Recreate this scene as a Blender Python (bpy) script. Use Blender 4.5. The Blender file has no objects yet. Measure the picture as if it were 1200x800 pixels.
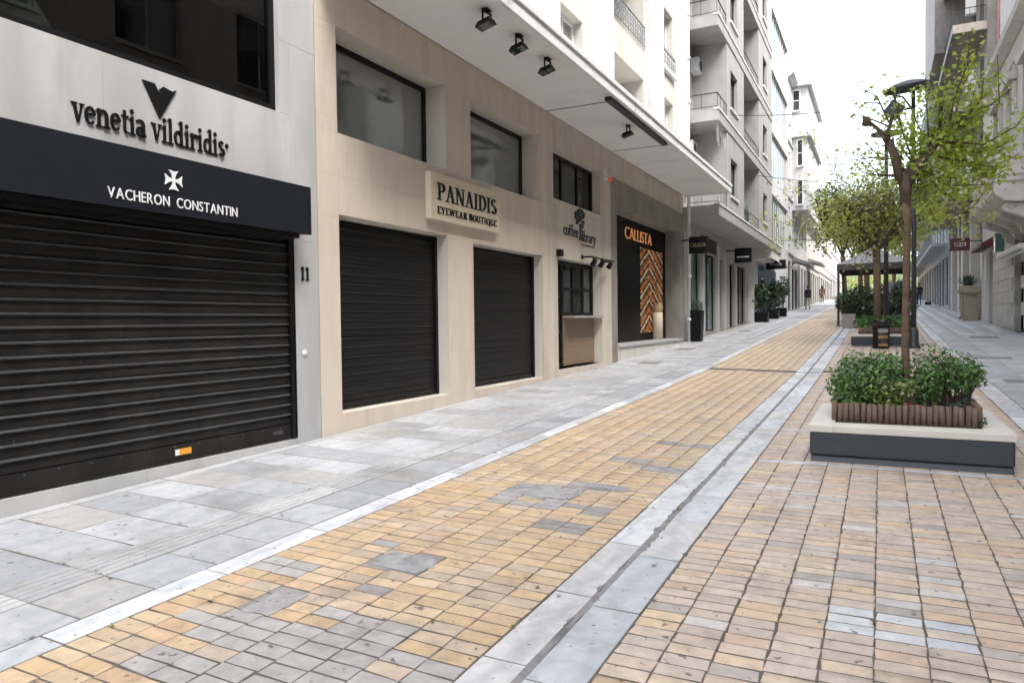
import bpy, math, random
import numpy as np
from mathutils import Matrix, Vector
R = math.radians
random.seed(7); rng = np.random.default_rng(7)
scene = bpy.context.scene
col = scene.collection

# ------------------------------------------------------------------ camera
cam_d = bpy.data.cameras.new('camera'); cam = bpy.data.objects.new('camera', cam_d); col.objects.link(cam)
cam_d.sensor_width = 36; cam_d.lens = 25.5; cam_d.clip_start = .05; cam_d.clip_end = 3000
cam.matrix_world = (Matrix.Translation((0, 0, 1.6)) @ Matrix.Rotation(R(26.95), 4, 'Z')
                    @ Matrix.Rotation(R(90 - 1.565), 4, 'X') @ Matrix.Rotation(R(-.7), 4, 'Z'))
scene.camera = cam
scene.render.resolution_x = 1024; scene.render.resolution_y = 682
# ------------------------------------------------------------------ world, sun, exposure
SUN_EL, SUN_AZ = 58, 118          # azimuth clockwise from +Y (towards +X)
world = bpy.data.worlds.new('World'); scene.world = world; world.use_nodes = True
nt = world.node_tree; bg = nt.nodes['Background']
sky = nt.nodes.new('ShaderNodeTexSky'); sky.sky_type = 'NISHITA'; sky.sun_disc = False
sky.sun_elevation = R(SUN_EL); sky.sun_rotation = R(SUN_AZ)
sky.air_density = 1.0; sky.dust_density = 4.0; sky.ozone_density = 1.0
hsv = nt.nodes.new('ShaderNodeHueSaturation'); hsv.inputs['Saturation'].default_value = .48
nt.links.new(sky.outputs[0], hsv.inputs['Color']); nt.links.new(hsv.outputs[0], bg.inputs[0])
bg.inputs[1].default_value = .15
sun_d = bpy.data.lights.new('sun', 'SUN'); sun = bpy.data.objects.new('sun', sun_d); col.objects.link(sun)
sun_d.energy = .75; sun_d.angle = R(25); sun_d.color = (1, .975, .94)
a, e = R(SUN_AZ), R(SUN_EL)
sdir = Vector((math.sin(a) * math.cos(e), math.cos(a) * math.cos(e), math.sin(e)))
sun.rotation_euler = sdir.to_track_quat('Z', 'Y').to_euler(); sun.location = sdir * 60
scene.view_settings.view_transform = 'Standard'; scene.view_settings.look = 'None'
scene.view_settings.exposure = 2.3; scene.view_settings.gamma = 1
scene.render.engine = 'CYCLES'
scene.cycles.use_denoising = True; scene.cycles.max_bounces = 6; scene.cycles.diffuse_bounces = 4
scene.cycles.use_adaptive_sampling = True; scene.cycles.adaptive_threshold = .03
scene.cycles.transmission_bounces = 4; scene.cycles.transparent_max_bounces = 8

# ------------------------------------------------------------------ materials
def lin(r, g, b):
    f = lambda c: (c / 255 / 12.92) if c / 255 <= .04045 else ((c / 255 + .055) / 1.055) ** 2.4
    return (f(r), f(g), f(b), 1)
MATS = {}
def mat(name, c1, c2=None, rough=.6, scale=4., detail=6., bump=0., bscale=60., stretch=(1, 1, 1), src=None, stain=None,
        stain_scale=.8, stain_lo=.5, stain_hi=.72, metal=0., ior=1.5, rvar=0., emit=0., distort=0., translucent=0., veins=None, spec=.5, speck=None, streak=None):
    """procedural material: two colours mixed by noise on world position, optional stains, bump and veins.
    src: None -> c1/c2; 'obj' -> object colour; 'tone' -> mesh colour attribute"""
    m = bpy.data.materials.new(name); m.use_nodes = True; n = m.node_tree.nodes; l = m.node_tree.links
    p = n['Principled BSDF']; MATS[name] = m
    geo = n.new('ShaderNodeNewGeometry'); mp = n.new('ShaderNodeMapping'); mp.inputs['Scale'].default_value = stretch
    l.new(geo.outputs['Position'], mp.inputs['Vector'])
    def noise(s, d=6., dist=0., rg=.6):
        t = n.new('ShaderNodeTexNoise'); t.inputs['Scale'].default_value = s; t.inputs['Detail'].default_value = d
        t.inputs['Distortion'].default_value = dist; t.inputs['Roughness'].default_value = rg
        l.new(mp.outputs[0], t.inputs['Vector']); return t.outputs['Fac']
    def mix(fac, A, B, mode='MIX'):
        x = n.new('ShaderNodeMix'); x.data_type = 'RGBA'; x.blend_type = mode
        if hasattr(fac, 'links'): l.new(fac, x.inputs[0])
        else: x.inputs[0].default_value = fac
        for v, k in ((A, 6), (B, 7)):
            if hasattr(v, 'links'): l.new(v, x.inputs[k])
            else: x.inputs[k].default_value = v
        return x.outputs[2]
    def ramp(v, lo, hi):
        r = n.new('ShaderNodeMapRange'); r.inputs['From Min'].default_value = lo; r.inputs['From Max'].default_value = hi
        l.new(v, r.inputs['Value']); return r.outputs[0]
    f1 = ramp(noise(scale, detail, distort), .3, .7)
    if src is None:
        base = mix(f1, c1, c2 or c1)
    else:
        if src == 'obj': o = n.new('ShaderNodeObjectInfo'); s = o.outputs['Color']
        else: o = n.new('ShaderNodeAttribute'); o.attribute_name = 'tone'; s = o.outputs['Color']
        base = mix(1., s, mix(f1, c1, c2 or c1), 'MULTIPLY')
    if veins:
        w = n.new('ShaderNodeTexWave'); w.inputs['Scale'].default_value = veins[1]; w.inputs['Distortion'].default_value = 9
        w.inputs['Detail'].default_value = 4; w.inputs['Detail Scale'].default_value = 1.2
        if src == 'obj':
            ad = n.new('ShaderNodeVectorMath'); ad.operation = 'ADD'
            mu = n.new('ShaderNodeMath'); mu.operation = 'MULTIPLY'; mu.inputs[1].default_value = 37.
            l.new(o.outputs['Random'], mu.inputs[0]); l.new(mp.outputs[0], ad.inputs[0]); l.new(mu.outputs[0], ad.inputs[1])
            l.new(ad.outputs[0], w.inputs['Vector'])
        else: l.new(mp.outputs[0], w.inputs['Vector'])
        vf = ramp(w.outputs['Fac'], .55, 1.); vm = n.new('ShaderNodeMath'); vm.operation = 'MULTIPLY'; vm.inputs[1].default_value = veins[2]
        l.new(vf, vm.inputs[0]); base = mix(vm.outputs[0], base, veins[0])
    if stain:
        st = ramp(noise(stain_scale, 8., .4, .68), stain_lo, stain_hi)
        base = mix(st, base, stain)
    if streak:
        m2 = n.new('ShaderNodeMapping'); m2.inputs['Scale'].default_value = (3.2, 3.2, .22); l.new(geo.outputs['Position'], m2.inputs['Vector'])
        t2 = n.new('ShaderNodeTexNoise'); t2.inputs['Scale'].default_value = 1.; t2.inputs['Detail'].default_value = 5.; l.new(m2.outputs[0], t2.inputs['Vector'])
        sm = n.new('ShaderNodeMath'); sm.operation = 'MULTIPLY'; sm.inputs[1].default_value = streak[1]; l.new(ramp(t2.outputs['Fac'], .46, .82), sm.inputs[0]); base = mix(sm.outputs[0], base, streak[0])
    if speck:
        base = mix(ramp(noise(speck[0], 3., 0., .5), speck[1], speck[1] + .06), base, speck[2])
    l.new(base, p.inputs['Base Color'])
    p.inputs['Roughness'].default_value = rough; p.inputs['Metallic'].default_value = metal; p.inputs['IOR'].default_value = ior; p.inputs['Specular IOR Level'].default_value = spec
    if rvar:
        rr = n.new('ShaderNodeMapRange'); rr.inputs['From Min'].default_value = .3; rr.inputs['From Max'].default_value = .7
        rr.inputs['To Min'].default_value = rough - rvar; rr.inputs['To Max'].default_value = rough + rvar
        l.new(noise(2.2, 5.), rr.inputs['Value']); l.new(rr.outputs[0], p.inputs['Roughness'])
    if bump:
        b = n.new('ShaderNodeBump'); b.inputs['Strength'].default_value = bump; b.inputs['Distance'].default_value = .01
        l.new(noise(bscale, 4.), b.inputs['Height']); l.new(b.outputs[0], p.inputs['Normal'])
    if emit:
        l.new(base, p.inputs['Emission Color']); p.inputs['Emission Strength'].default_value = emit
    if translucent:
        t = n.new('ShaderNodeBsdfTranslucent'); l.new(base, t.inputs['Color'])
        ms = n.new('ShaderNodeMixShader'); ms.inputs[0].default_value = translucent
        l.new(p.outputs[0], ms.inputs[1]); l.new(t.outputs[0], ms.inputs[2])
        l.new(ms.outputs[0], n['Material Output'].inputs['Surface'])
    return m
grey = lambda v, w=1: (v, v * w, v * w * w, 1)
mat('grout', (.095, .08, .065, 1), (.16, .14, .118, 1), .95, 9, bump=.4, stain=(.05, .045, .035, 1), stain_scale=1.7)
PSTAIN = dict(stain=(.23, .20, .17, 1), stain_scale=2.3, stain_lo=.54, stain_hi=.80, speck=(17., .655, (.14, .125, .11, 1)), spec=.6)
mat('paver', (1.12, 1.09, 1.05, 1), (.78, .76, .74, 1), .44, 11, src='obj', bump=.35, bscale=90, rvar=.14, **PSTAIN)
mat('paver_field', (1.12, 1.09, 1.05, 1), (.78, .76, .74, 1), .44, 11, src='tone', bump=.35, bscale=90, rvar=.14, **PSTAIN)
mat('slab', (1.07, 1.07, 1.07, 1), (.80, .81, .82, 1), .48, 7, src='obj', bump=.2, bscale=120, rvar=.12, distort=1.,
    stain=(.20, .19, .175, 1), stain_scale=1.9, stain_lo=.52, stain_hi=.85, veins=((.27, .30, .34, 1), 1.3, .30), speck=(15., .66, (.13, .125, .12, 1)))
mat('slab_field', (1.07, 1.07, 1.07, 1), (.78, .79, .80, 1), .48, 7, src='tone', bump=.2, bscale=120, rvar=.12,
    stain=(.22, .21, .19, 1), stain_scale=1.4, stain_lo=.52, stain_hi=.82, speck=(15., .66, (.13, .125, .12, 1)))
mat('groove', (.17, .165, .16, 1), (.26, .25, .24, 1), .8, 14)
mat('drain_dirt', grey(.19, .97), grey(.30, .97), .9, 14, bump=.5, stain=grey(.11), stain_scale=4)
mat('asphalt_patch', grey(.30, .98), grey(.40, .98), .85, 18, bump=.6, bscale=140, stain=grey(.17), stain_scale=4, speck=(26., .62, (.14, .14, .14, 1)))
mat('marble', (.49, .49, .485, 1), (.42, .42, .42, 1), .42, 2.2, stretch=(1, 1, .35), bump=.05, distort=.6,
    veins=((.22, .24, .26, 1), .55, .22), stain=(.34, .32, .28, 1), stain_scale=.9, stain_lo=.56, stain_hi=.85, streak=((.30, .29, .27, 1), .55))
mat('beige_stone', (.63, .55, .46, 1), (.56, .485, .40, 1), .62, 2.6, stretch=(1, 1, .3), bump=.08, bscale=150,
    stain=(.36, .29, .225, 1), stain_scale=1.1, stain_lo=.54, stain_hi=.9, streak=((.40, .33, .26, 1), .45))
mat('beige_reveal', (.62, .58, .51, 1), (.56, .52, .45, 1), .6, 3, stretch=(1, 1, .4), bump=.06)
mat('cream_stone', (.60, .545, .46, 1), (.53, .48, .40, 1), .65, 3, bump=.06, streak=((.33, .28, .22, 1), .5))
mat('grey_stone', (.30, .275, .24, 1), (.22, .20, .175, 1), .6, 3.5, stretch=(1, 1, .5), bump=.1, stain=(.15, .135, .115, 1), stain_scale=1.3)
mat('sand_stone', (.36, .30, .22, 1), (.28, .235, .17, 1), .7, 4, bump=.2)
mat('pale_stone', (.60, .58, .54, 1), (.52, .50, .46, 1), .65, 3, bump=.1, stain=(.27, .24, .2, 1), stain_scale=1.2, stain_lo=.58, streak=((.3, .28, .25, 1), .45))
mat('white_stucco', (.66, .655, .645, 1), (.58, .575, .565, 1), .85, 2, bump=.1, bscale=200, stain=(.44, .43, .40, 1), stain_scale=.7, stain_lo=.55, stain_hi=.9, streak=((.36, .345, .32, 1), .5))
mat('cream_stucco', (.56, .54, .49, 1), (.48, .46, .415, 1), .85, 2, bump=.1, bscale=200, stain=(.42, .38, .31, 1), stain_scale=.8, stain_lo=.54, stain_hi=.85)
mat('soffit', (.82, .82, .815, 1), (.78, .78, .775, 1), .85, 1.6, stain=(.70, .695, .685, 1), stain_scale=.6)
mat('fascia', (.78, .79, .80, 1), (.70, .71, .72, 1), .6, 3, stain=(.48, .48, .47, 1), stain_scale=1.6, stain_lo=.58)
mat('grey_stucco', (.40, .39, .375, 1), (.345, .335, .32, 1), .85, 2, bump=.1, bscale=180, stain=(.28, .265, .25, 1), stain_scale=.6, stain_lo=.55, stain_hi=.85, streak=((.24, .225, .21, 1), .45))
mat('blue_grey', (.45, .49, .54, 1), (.38, .42, .47, 1), .7, 2)
mat('blue_wall', (.03, .09, .2, 1), (.04, .12, .26, 1), .4, 2)
mat('shutter_ridge_lit', (.030, .031, .032, 1), (.042, .043, .044, 1), .4, 6)  # lighter than the slat: sky light caught by the ridge, put into colour
mat('shutter_a', (.009, .0085, .008, 1), (.013, .012, .011, 1), .5, 5, spec=.25, stretch=(1, 1, .3), bump=.05, stain=(.026, .024, .021, 1), stain_scale=1.5, stain_lo=.50, streak=((.030, .028, .025, 1), .5), speck=(30., .70, (.06, .058, .052, 1)))
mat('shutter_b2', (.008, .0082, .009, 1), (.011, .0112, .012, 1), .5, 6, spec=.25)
mat('shutter_b', (.006, .006, .0065, 1), (.009, .009, .0095, 1), .5, 6, spec=.25, stain=(.013, .013, .013, 1), stain_scale=2.)
mat('black_metal', (.004, .004, .0045, 1), (.006, .006, .0065, 1), .45, 8, spec=.22)
mat('black_panel', (.003, .003, .0035, 1), (.004, .004, .0045, 1), .3, 8, spec=.06)
mat('dark_metal', (.028, .032, .036, 1), (.04, .045, .05, 1), .45, 8)
mat('navy_fascia', (.007, .0085, .012, 1), (.009, .011, .015, 1), .5, 6, spec=.3, stain=(.013, .015, .018, 1), stain_scale=2, stain_lo=.6)
mat('letter_black', (.006, .006, .0065, 1), (.008, .008, .0085, 1), .4, 8, spec=.25)
mat('letter_white', (.75, .75, .75, 1), (.7, .7, .7, 1), .5, 8)
mat('letter_gold', (.62, .27, .10, 1), (.52, .22, .08, 1), .4, 8, emit=.12)
mat('letter_brass', (.45, .34, .2, 1), (.4, .3, .17, 1), .4, 8)
mat('plaque', (.66, .58, .44, 1), (.60, .52, .39, 1), .55, 4)
mat('glass', (.020, .026, .026, 1), (.03, .036, .035, 1), .04, .8, ior=1.75)
mat('glass_black', (.004, .004, .004, 1), (.006, .006, .006, 1), .1, .8, spec=.2)
mat('glass_teal', (.05, .11, .11, 1), (.07, .14, .135, 1), .06, .8, ior=1.6)
mat('rail_grey', (.16, .18, .21, 1), (.2, .22, .25, 1), .5, 8)
mat('glass_pale', (.15, .175, .17, 1), (.19, .215, .21, 1), .05, .6, ior=2.5)
mat('curtain', (.09, .095, .078, 1), (.15, .155, .13, 1), .9, 2, stretch=(1, 3, .1))
mat('white_paint', (.75, .75, .73, 1), (.68, .68, .66, 1), .5, 5)
mat('wood_panel', (.28, .19, .125, 1), (.18, .12, .078, 1), .5, 5, stretch=(1, .5, 9), bump=.05)
mat('log_wood', (.235, .16, .115, 1), (.145, .10, .073, 1), .85, 7, stretch=(3, 3, .6), bump=.5, bscale=40)
mat('planter_dark', (.030, .036, .043, 1), (.040, .047, .054, 1), .5, 5, bump=.08, stain=(.075, .08, .085, 1), stain_scale=3.5, stain_lo=.62, stain_hi=.8)
mat('planter_rim', (.70, .66, .58, 1), (.62, .58, .50, 1), .6, 4, bump=.1, stain=(.33, .29, .23, 1), stain_scale=3, stain_lo=.6)
mat('soil', (.05, .035, .025, 1), (.08, .06, .045, 1), .95, 20, bump=1., bscale=40)
mat('bark', (.21, .135, .085, 1), (.115, .075, .05, 1), .9, 10, stretch=(1, 1, 4), bump=.8, bscale=30, stain=(.06, .045, .035, 1), stain_scale=4)
mat('bark_dark', (.15, .105, .075, 1), (.07, .05, .038, 1), .9, 9, bump=.9, bscale=25)
mat('leaf', (1, 1, 1, 1), (.8, .85, .8, 1), .45, 3, src='tone', translucent=.64)
mat('leaf_shrub', (1, 1, 1, 1), (.8, .85, .8, 1), .38, 3, src='tone', translucent=.18)
mat('petal', (.5, .006, .03, 1), (.62, .012, .05, 1), .5, 20, translucent=.3)
mat('canvas', (.27, .27, .275, 1), (.22, .22, .225, 1), .85, 3)
mat('canvas_dark', (.075, .068, .062, 1), (.095, .086, .078, 1), .85, 3)
mat('concrete_box', (.36, .34, .31, 1), (.29, .275, .25, 1), .8, 6, bump=.2)
mat('red_paint', (.30, .015, .02, 1), (.24, .012, .017, 1), .5, 4)
mat('maroon', (.09, .008, .012, 1), (.07, .007, .01, 1), .5, 4)
mat('stripe_red', (.55, .10, .10, 1), (.62, .3, .28, 1), .8, 6)
mat('sticker_orange', (.80, .36, .03, 1), (.75, .33, .03, 1), .5, 6)
mat('mustard', (.30, .18, .05, 1), (.24, .145, .04, 1), .6, 8)
mat('bag_plastic', (.012, .012, .013, 1), (.018, .018, .02, 1), .25, 10, bump=.9, bscale=25)
mat('skin', (.45, .27, .19, 1), (.40, .235, .165, 1), .5, 10)
mat('cloth_navy', (.015, .017, .026, 1), (.022, .024, .034, 1), .9, 10)
mat('cloth_jeans', (.035, .055, .12, 1), (.05, .075, .15, 1), .9, 10)
mat('cloth_grey', (.33, .31, .29, 1), (.28, .26, .24, 1), .9, 10)
mat('cloth_brown', (.16, .10, .065, 1), (.12, .075, .05, 1), .9, 10)
mat('hair', (.02, .014, .01, 1), (.03, .02, .014, 1), .6, 20)
mat('lamp_glow', (.95, .93, .88, 1), (.9, .88, .84, 1), .3, 3)
mat('mosaic', (1, 1, 1, 1), (.92, .92, .92, 1), .35, 30, src='tone', emit=.06)
mat('led_red', (.5, .02, .02, 1), (.45, .02, .02, 1), .3, 5, emit=.15)
mat('agave_green', (.05, .075, .05, 1), (.03, .05, .035, 1), .5, 5)
mat('leaf_stem', (.08, .14, .04, 1), (.1, .16, .05, 1), .6, 5)
mat('hill', (.05, .08, .03, 1), (.09, .12, .05, 1), .9, .05)
mat('terracotta', (.30, .15, .09, 1), (.24, .12, .07, 1), .8, 6)
mat('iron', (.05, .05, .05, 1), (.08, .075, .07, 1), .6, 20, metal=.3, bump=.4)
mat('car_white', (.6, .61, .62, 1), (.55, .56, .57, 1), .25, 2)

def clear_glass(name, tint):
    m = bpy.data.materials.new(name); m.use_nodes = True; n = m.node_tree.nodes; l = m.node_tree.links; MATS[name] = m; n.remove(n['Principled BSDF'])
    t = n.new('ShaderNodeBsdfTransparent'); t.inputs[0].default_value = tint; g_ = n.new('ShaderNodeBsdfGlossy'); g_.inputs['Roughness'].default_value = .01
    f = n.new('ShaderNodeFresnel'); f.inputs[0].default_value = 1.7; x = n.new('ShaderNodeMixShader'); l.new(f.outputs[0], x.inputs[0]); l.new(t.outputs[0], x.inputs[1]); l.new(g_.outputs[0], x.inputs[2]); l.new(x.outputs[0], n['Material Output'].inputs['Surface'])
clear_glass('clear_glass', (.62, .70, .68, 1))
# ------------------------------------------------------------------ helpers
def link(o, parent=None, ploc=None):
    col.objects.link(o)
    if parent is not None:
        o.parent = parent
        if ploc is not None: o.matrix_parent_inverse = Matrix.Translation(ploc).inverted()
    return o
def tag(o, label, cat, group=None):
    o['label'] = label; o['category'] = cat
    if group: o['group'] = group
    return o
def thing(name, label, cat, loc, group=None):
    o = bpy.data.objects.new(name, None); o.location = loc; o.empty_display_size = .2; col.objects.link(o)
    return tag(o, label, cat, group)
def pinv(parent):
    """inverse of a parent's own (world) placement: things are empties placed by location only"""
    if parent is None: return None
    if parent.type == 'EMPTY': return Matrix.Translation(parent.location).inverted()
    return parent.get('_inv') and Matrix.Identity(4) or Matrix.Identity(4)
class MB:
    def __init__(s): s.v = []; s.f = []; s.mi = []
    def add(s, vs, fs, mi=0):
        k = len(s.v); s.v += [tuple(p) for p in vs]; s.f += [tuple(i + k for i in f) for f in fs]; s.mi += [mi] * len(fs); return s
    def quad(s, a, b, c, d, mi=0): return s.add([a, b, c, d], [(0, 1, 2, 3)], mi)
    def box(s, x0, x1, y0, y1, z0, z1, mi=0):
        x0, x1 = min(x0, x1), max(x0, x1); y0, y1 = min(y0, y1), max(y0, y1); z0, z1 = min(z0, z1), max(z0, z1)
        v = [(x0, y0, z0), (x1, y0, z0), (x1, y1, z0), (x0, y1, z0), (x0, y0, z1), (x1, y0, z1), (x1, y1, z1), (x0, y1, z1)]
        return s.add(v, [(0, 3, 2, 1), (4, 5, 6, 7), (0, 1, 5, 4), (1, 2, 6, 5), (2, 3, 7, 6), (3, 0, 4, 7)], mi)
    def prism(s, poly, axis, a0, a1, mi=0):
        """poly: list of 2D points (counter-clockwise), extruded along axis from a0 to a1; the other two axes in cyclic order"""
        n = len(poly)
        def P(p, t):
            if axis == 'x': return (t, p[0], p[1])
            if axis == 'y': return (p[0], t, p[1])
            return (p[0], p[1], t)
        vs = [P(p, a0) for p in poly] + [P(p, a1) for p in poly]
        fs = [tuple(range(n))[::-1], tuple(range(n, 2 * n))] + [(i, (i + 1) % n, n + (i + 1) % n, n + i) for i in range(n)]
        return s.add(vs, fs, mi)
    def tube(s, pts, radii, seg=10, mi=0, cap=True):
        pts = [Vector(p) for p in pts]; k = len(s.v); n = len(pts)
        if not hasattr(radii, '__len__'): radii = [radii] * n
        ref = Vector((.3, .9, .2))
        for i, p in enumerate(pts):
            d = (pts[min(i + 1, n - 1)] - pts[max(i - 1, 0)]).normalized()
            if abs(d.dot(ref.normalized())) > .95: ref = Vector((1, 0, .1))
            u = d.cross(ref).normalized(); w = d.cross(u)
            for j in range(seg):
                t = 2 * math.pi * j / seg; s.v.append(tuple(p + (u * math.cos(t) + w * math.sin(t)) * radii[i]))
        for i in range(n - 1):
            for j in range(seg):
                s.f.append((k + i * seg + j, k + i * seg + (j + 1) % seg, k + (i + 1) * seg + (j + 1) % seg, k + (i + 1) * seg + j)); s.mi.append(mi)
        if cap:
            s.f.append(tuple(k + j for j in range(seg))[::-1]); s.mi.append(mi)
            s.f.append(tuple(k + (n - 1) * seg + j for j in range(seg))); s.mi.append(mi)
        return s
    def lathe(s, prof, c, seg=20, mi=0):
        k = len(s.v); n = len(prof)
        for r, z in prof:
            for j in range(seg):
                t = 2 * math.pi * j / seg; s.v.append((c[0] + r * math.cos(t), c[1] + r * math.sin(t), c[2] + z))
        for i in range(n - 1):
            for j in range(seg):
                s.f.append((k + i * seg + j, k + i * seg + (j + 1) % seg, k + (i + 1) * seg + (j + 1) % seg, k + (i + 1) * seg + j)); s.mi.append(mi)
        s.f.append(tuple(k + j for j in range(seg))[::-1]); s.mi.append(mi)
        s.f.append(tuple(k + (n - 1) * seg + j for j in range(seg))); s.mi.append(mi)
        return s
    def mesh(s, name, mats, smooth=False):
        me = bpy.data.meshes.new(name); me.from_pydata(s.v, [], s.f)
        for m in ([mats] if isinstance(mats, str) else mats): me.materials.append(MATS[m])
        if not isinstance(mats, str): me.polygons.foreach_set('material_index', s.mi)
        if smooth: me.polygons.foreach_set('use_smooth', [True] * len(me.polygons))
        me.update(); return me
    def build(s, name, mats, parent=None, smooth=False, bevel=0, seg=2):
        o = bpy.data.objects.new(name, s.mesh(name, mats, smooth)); col.objects.link(o)
        if parent is not None:
            o.parent = parent; o.matrix_parent_inverse = pinv(parent)
        if bevel:
            b = o.modifiers.new('bevel', 'BEVEL'); b.width = bevel; b.segments = seg; b.limit_method = 'ANGLE'; b.harden_normals = False
        return o
def inst(name, mesh, parent, M):
    """another object that shares mesh data, placed by world matrix M under parent"""
    o = bpy.data.objects.new(name, mesh); col.objects.link(o)
    if parent is not None: o.parent = parent; o.matrix_parent_inverse = pinv(parent)
    o.matrix_basis = M; return o
def copy_tree(root, loc, label, group=None):
    c = root.copy(); col.objects.link(c); c.location = loc; c['label'] = label
    if group: c['group'] = group
    for ch in root.children:
        d = ch.copy(); col.objects.link(d); d.parent = c; d.matrix_parent_inverse = ch.matrix_parent_inverse.copy()
        for g in ch.children:
            h = g.copy(); col.objects.link(h); h.parent = d; h.matrix_parent_inverse = g.matrix_parent_inverse.copy()
    return c
# ground profile: the street climbs away from the camera and the left half falls towards the drain
XD = -1.4; XF = -5.89
def gz(x, y):
    x = np.asarray(x, float); y = np.asarray(y, float)
    s = np.where(y < 16, .026 * y, .416 + .041 * (y - 16))
    s = np.where(y > 150, .416 + .041 * 134 + .02 * (y - 150), s)
    return s + .02 * np.clip(XD - x, 0, 5)
def gf(x, y): return float(gz(x, y))

# view test used only to decide which of very many equal pavers become single objects (the largest in view)
PSI, PIT = R(26.95), R(1.565)
def view(x, y, z):
    r = x * np.cos(PSI) + y * np.sin(PSI); f = -x * np.sin(PSI) + y * np.cos(PSI); z = z - 1.6
    d = np.maximum(f * np.cos(PIT) - z * np.sin(PIT), .05); up = f * np.sin(PIT) + z * np.cos(PIT)
    return 850 * r / d, -850 * up / d, d

# ------------------------------------------------------------------ the ground and paving
def structure(o): o['kind'] = 'structure'; return o
xs = np.array([-400, -120, -40, -14, -6.4, XD - .001, XD + .001, 2, 6, 14, 40, 120, 400.]); ys = np.array([-60, -10, 0, 4, 8, 12, 16, 20, 28, 40, 60, 80, 110, 150, 400, 1500.])
g = MB(); n = len(xs)
for y in ys:
    for x in xs: g.v.append((x, y, gf(x, y) - .0028))
for j in range(len(ys) - 1):
    for i in range(n - 1): g.f.append((j * n + i, j * n + i + 1, (j + 1) * n + i + 1, (j + 1) * n + i)); g.mi.append(0)
structure(g.build('ground', 'grout'))

def chamfer_mesh(name, w, l, h, c, material, jit=0.):
    """a paver: flat top with worn, chamfered edge; origin in the middle of the top"""
    m = MB(); a, b = w / 2, l / 2
    v = []
    J = rng.normal(0, jit, (4, 2)) if jit else np.zeros((4, 2)); J[rng.integers(4)] *= 1.8
    for (ix, iy, z) in ((a, b, -h), (a, b, -c), (a - c, b - c, 0)):
        v += [(sx_ * ix + J[q, 0], sy_ * iy + J[q, 1], z) for q, (sx_, sy_) in enumerate(((-1, -1), (1, -1), (1, 1), (-1, 1)))]
    fs = [(8, 9, 10, 11)]
    for k in (0, 4):
        fs += [(k + i, k + (i + 1) % 4, k + 4 + (i + 1) % 4, k + 4 + i) for i in range(4)]
    m.add(v, fs); return m.mesh(name, material)
def slope_matrix(x, y, dz=0, rz=0, tilt=0):
    z = gf(x, y); e = .02
    tx = Vector((e, 0, gf(x + e, y) - z)) if x > XD - .0 or x < XD - e else Vector((e, 0, -.02 * e)); ty = Vector((0, e, gf(x, y + e) - z))
    tx.normalize(); ty.normalize(); nz = tx.cross(ty).normalized(); ty = nz.cross(tx)
    M = Matrix((tx, ty, nz)).transposed().to_4x4(); M.translation = (x, y, z + dz)
    return M @ Matrix.Rotation(rz, 4, 'Z') @ Matrix.Rotation(tilt, 4, 'Y')
def field_mesh(name, cx, cy, w, l, tones, material, c=.006, h=.02, dz=None, jit=0.0018):
    """many pavers as one mesh: each with its own top, chamfer and sides"""
    N = len(cx); dz = np.zeros(N) if dz is None else dz; JX, JY = rng.normal(0, jit, (2, N, 4))
    V = np.zeros((N, 12, 3)); sx = np.array([-1, 1, 1, -1]); sy = np.array([-1, -1, 1, 1])
    for k, (ins, zz) in enumerate(((0, -h), (0, -c), (c, 0))):
        X = cx[:, None] + sx[None] * (w[:, None] / 2 - ins) + JX; Y = cy[:, None] + sy[None] * (l[:, None] / 2 - ins) + JY
        V[:, 4 * k:4 * k + 4, 0] = X; V[:, 4 * k:4 * k + 4, 1] = Y; V[:, 4 * k:4 * k + 4, 2] = gz(X, Y) + zz + dz[:, None]
    fs = [(8, 9, 10, 11)] + [(k + i, k + (i + 1) % 4, k + 4 + (i + 1) % 4, k + 4 + i) for k in (0, 4) for i in range(4)]
    F = (np.array(fs)[None] + 12 * np.arange(N)[:, None, None]).reshape(-1, 4)
    me = bpy.data.meshes.new(name); me.vertices.add(N * 12); me.vertices.foreach_set('co', V.reshape(-1))
    me.loops.add(F.size); me.loops.foreach_set('vertex_index', F.reshape(-1).astype(np.int32))
    me.polygons.add(len(F)); me.polygons.foreach_set('loop_start', np.arange(0, F.size, 4, dtype=np.int32))
    me.update(calc_edges=True)
    ca = me.color_attributes.new('tone', 'FLOAT_COLOR', 'POINT'); C = np.ones((N, 12, 4)); C[:, :, :3] = tones[:, None, :]
    ca.data.foreach_set('color', C.reshape(-1)); me.materials.append(MATS[material]); return me

YEL = np.array([[.58, .41, .235], [.61, .45, .28], [.55, .385, .22], [.57, .43, .285], [.64, .51, .36], [.52, .385, .265], [.56, .37, .245]])
PNK = np.array([[.53, .42, .335], [.50, .41, .345], [.56, .45, .36], [.49, .41, .355]])
GRY = np.array([[.36, .33, .31], [.31, .30, .30], [.40, .37, .35]])
PALE = np.array([[.56, .58, .60], [.50, .53, .56]])
# cement-grey repairs in the left band: (x0, x1, y0, y1, colour)
REPAIR = [(-3.0, -1.62, 2.1, 2.72, 0.41), (-2.62, -2.0, 2.72, 3.0, 0.43), (-3.0, -2.75, 2.72, 3.06, 0.28), (-2.62, -2.42, 3.2, 3.3, 0.33), (-2.85, -2.42, 3.55, 3.82, 0.28),
          (-3.08, -2.85, 3.82, 3.95, 0.39), (-3.25, -2.8, 2.55, 2.66, 0.47), (-2.8, -2.15, 5.1, 5.75, 0.41), (-2.42, -1.98, 5.75, 6.0, 0.37), (-2.18, -1.78, 5.05, 5.35, 0.30), (-2.2, -1.9, 4.65, 4.85, 0.30),
          (-2.0, -1.63, 6.6, 6.85, 0.32), (-2.4, -2.0, 6.9, 7.1, 0.37), (-2.2, -1.7, 7.9, 8.15, 0.30), (-2.6, -2.4, 8.3, 8.5, 0.36), (-3.4, -3.05, 3.2, 3.45, 0.46)]
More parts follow.
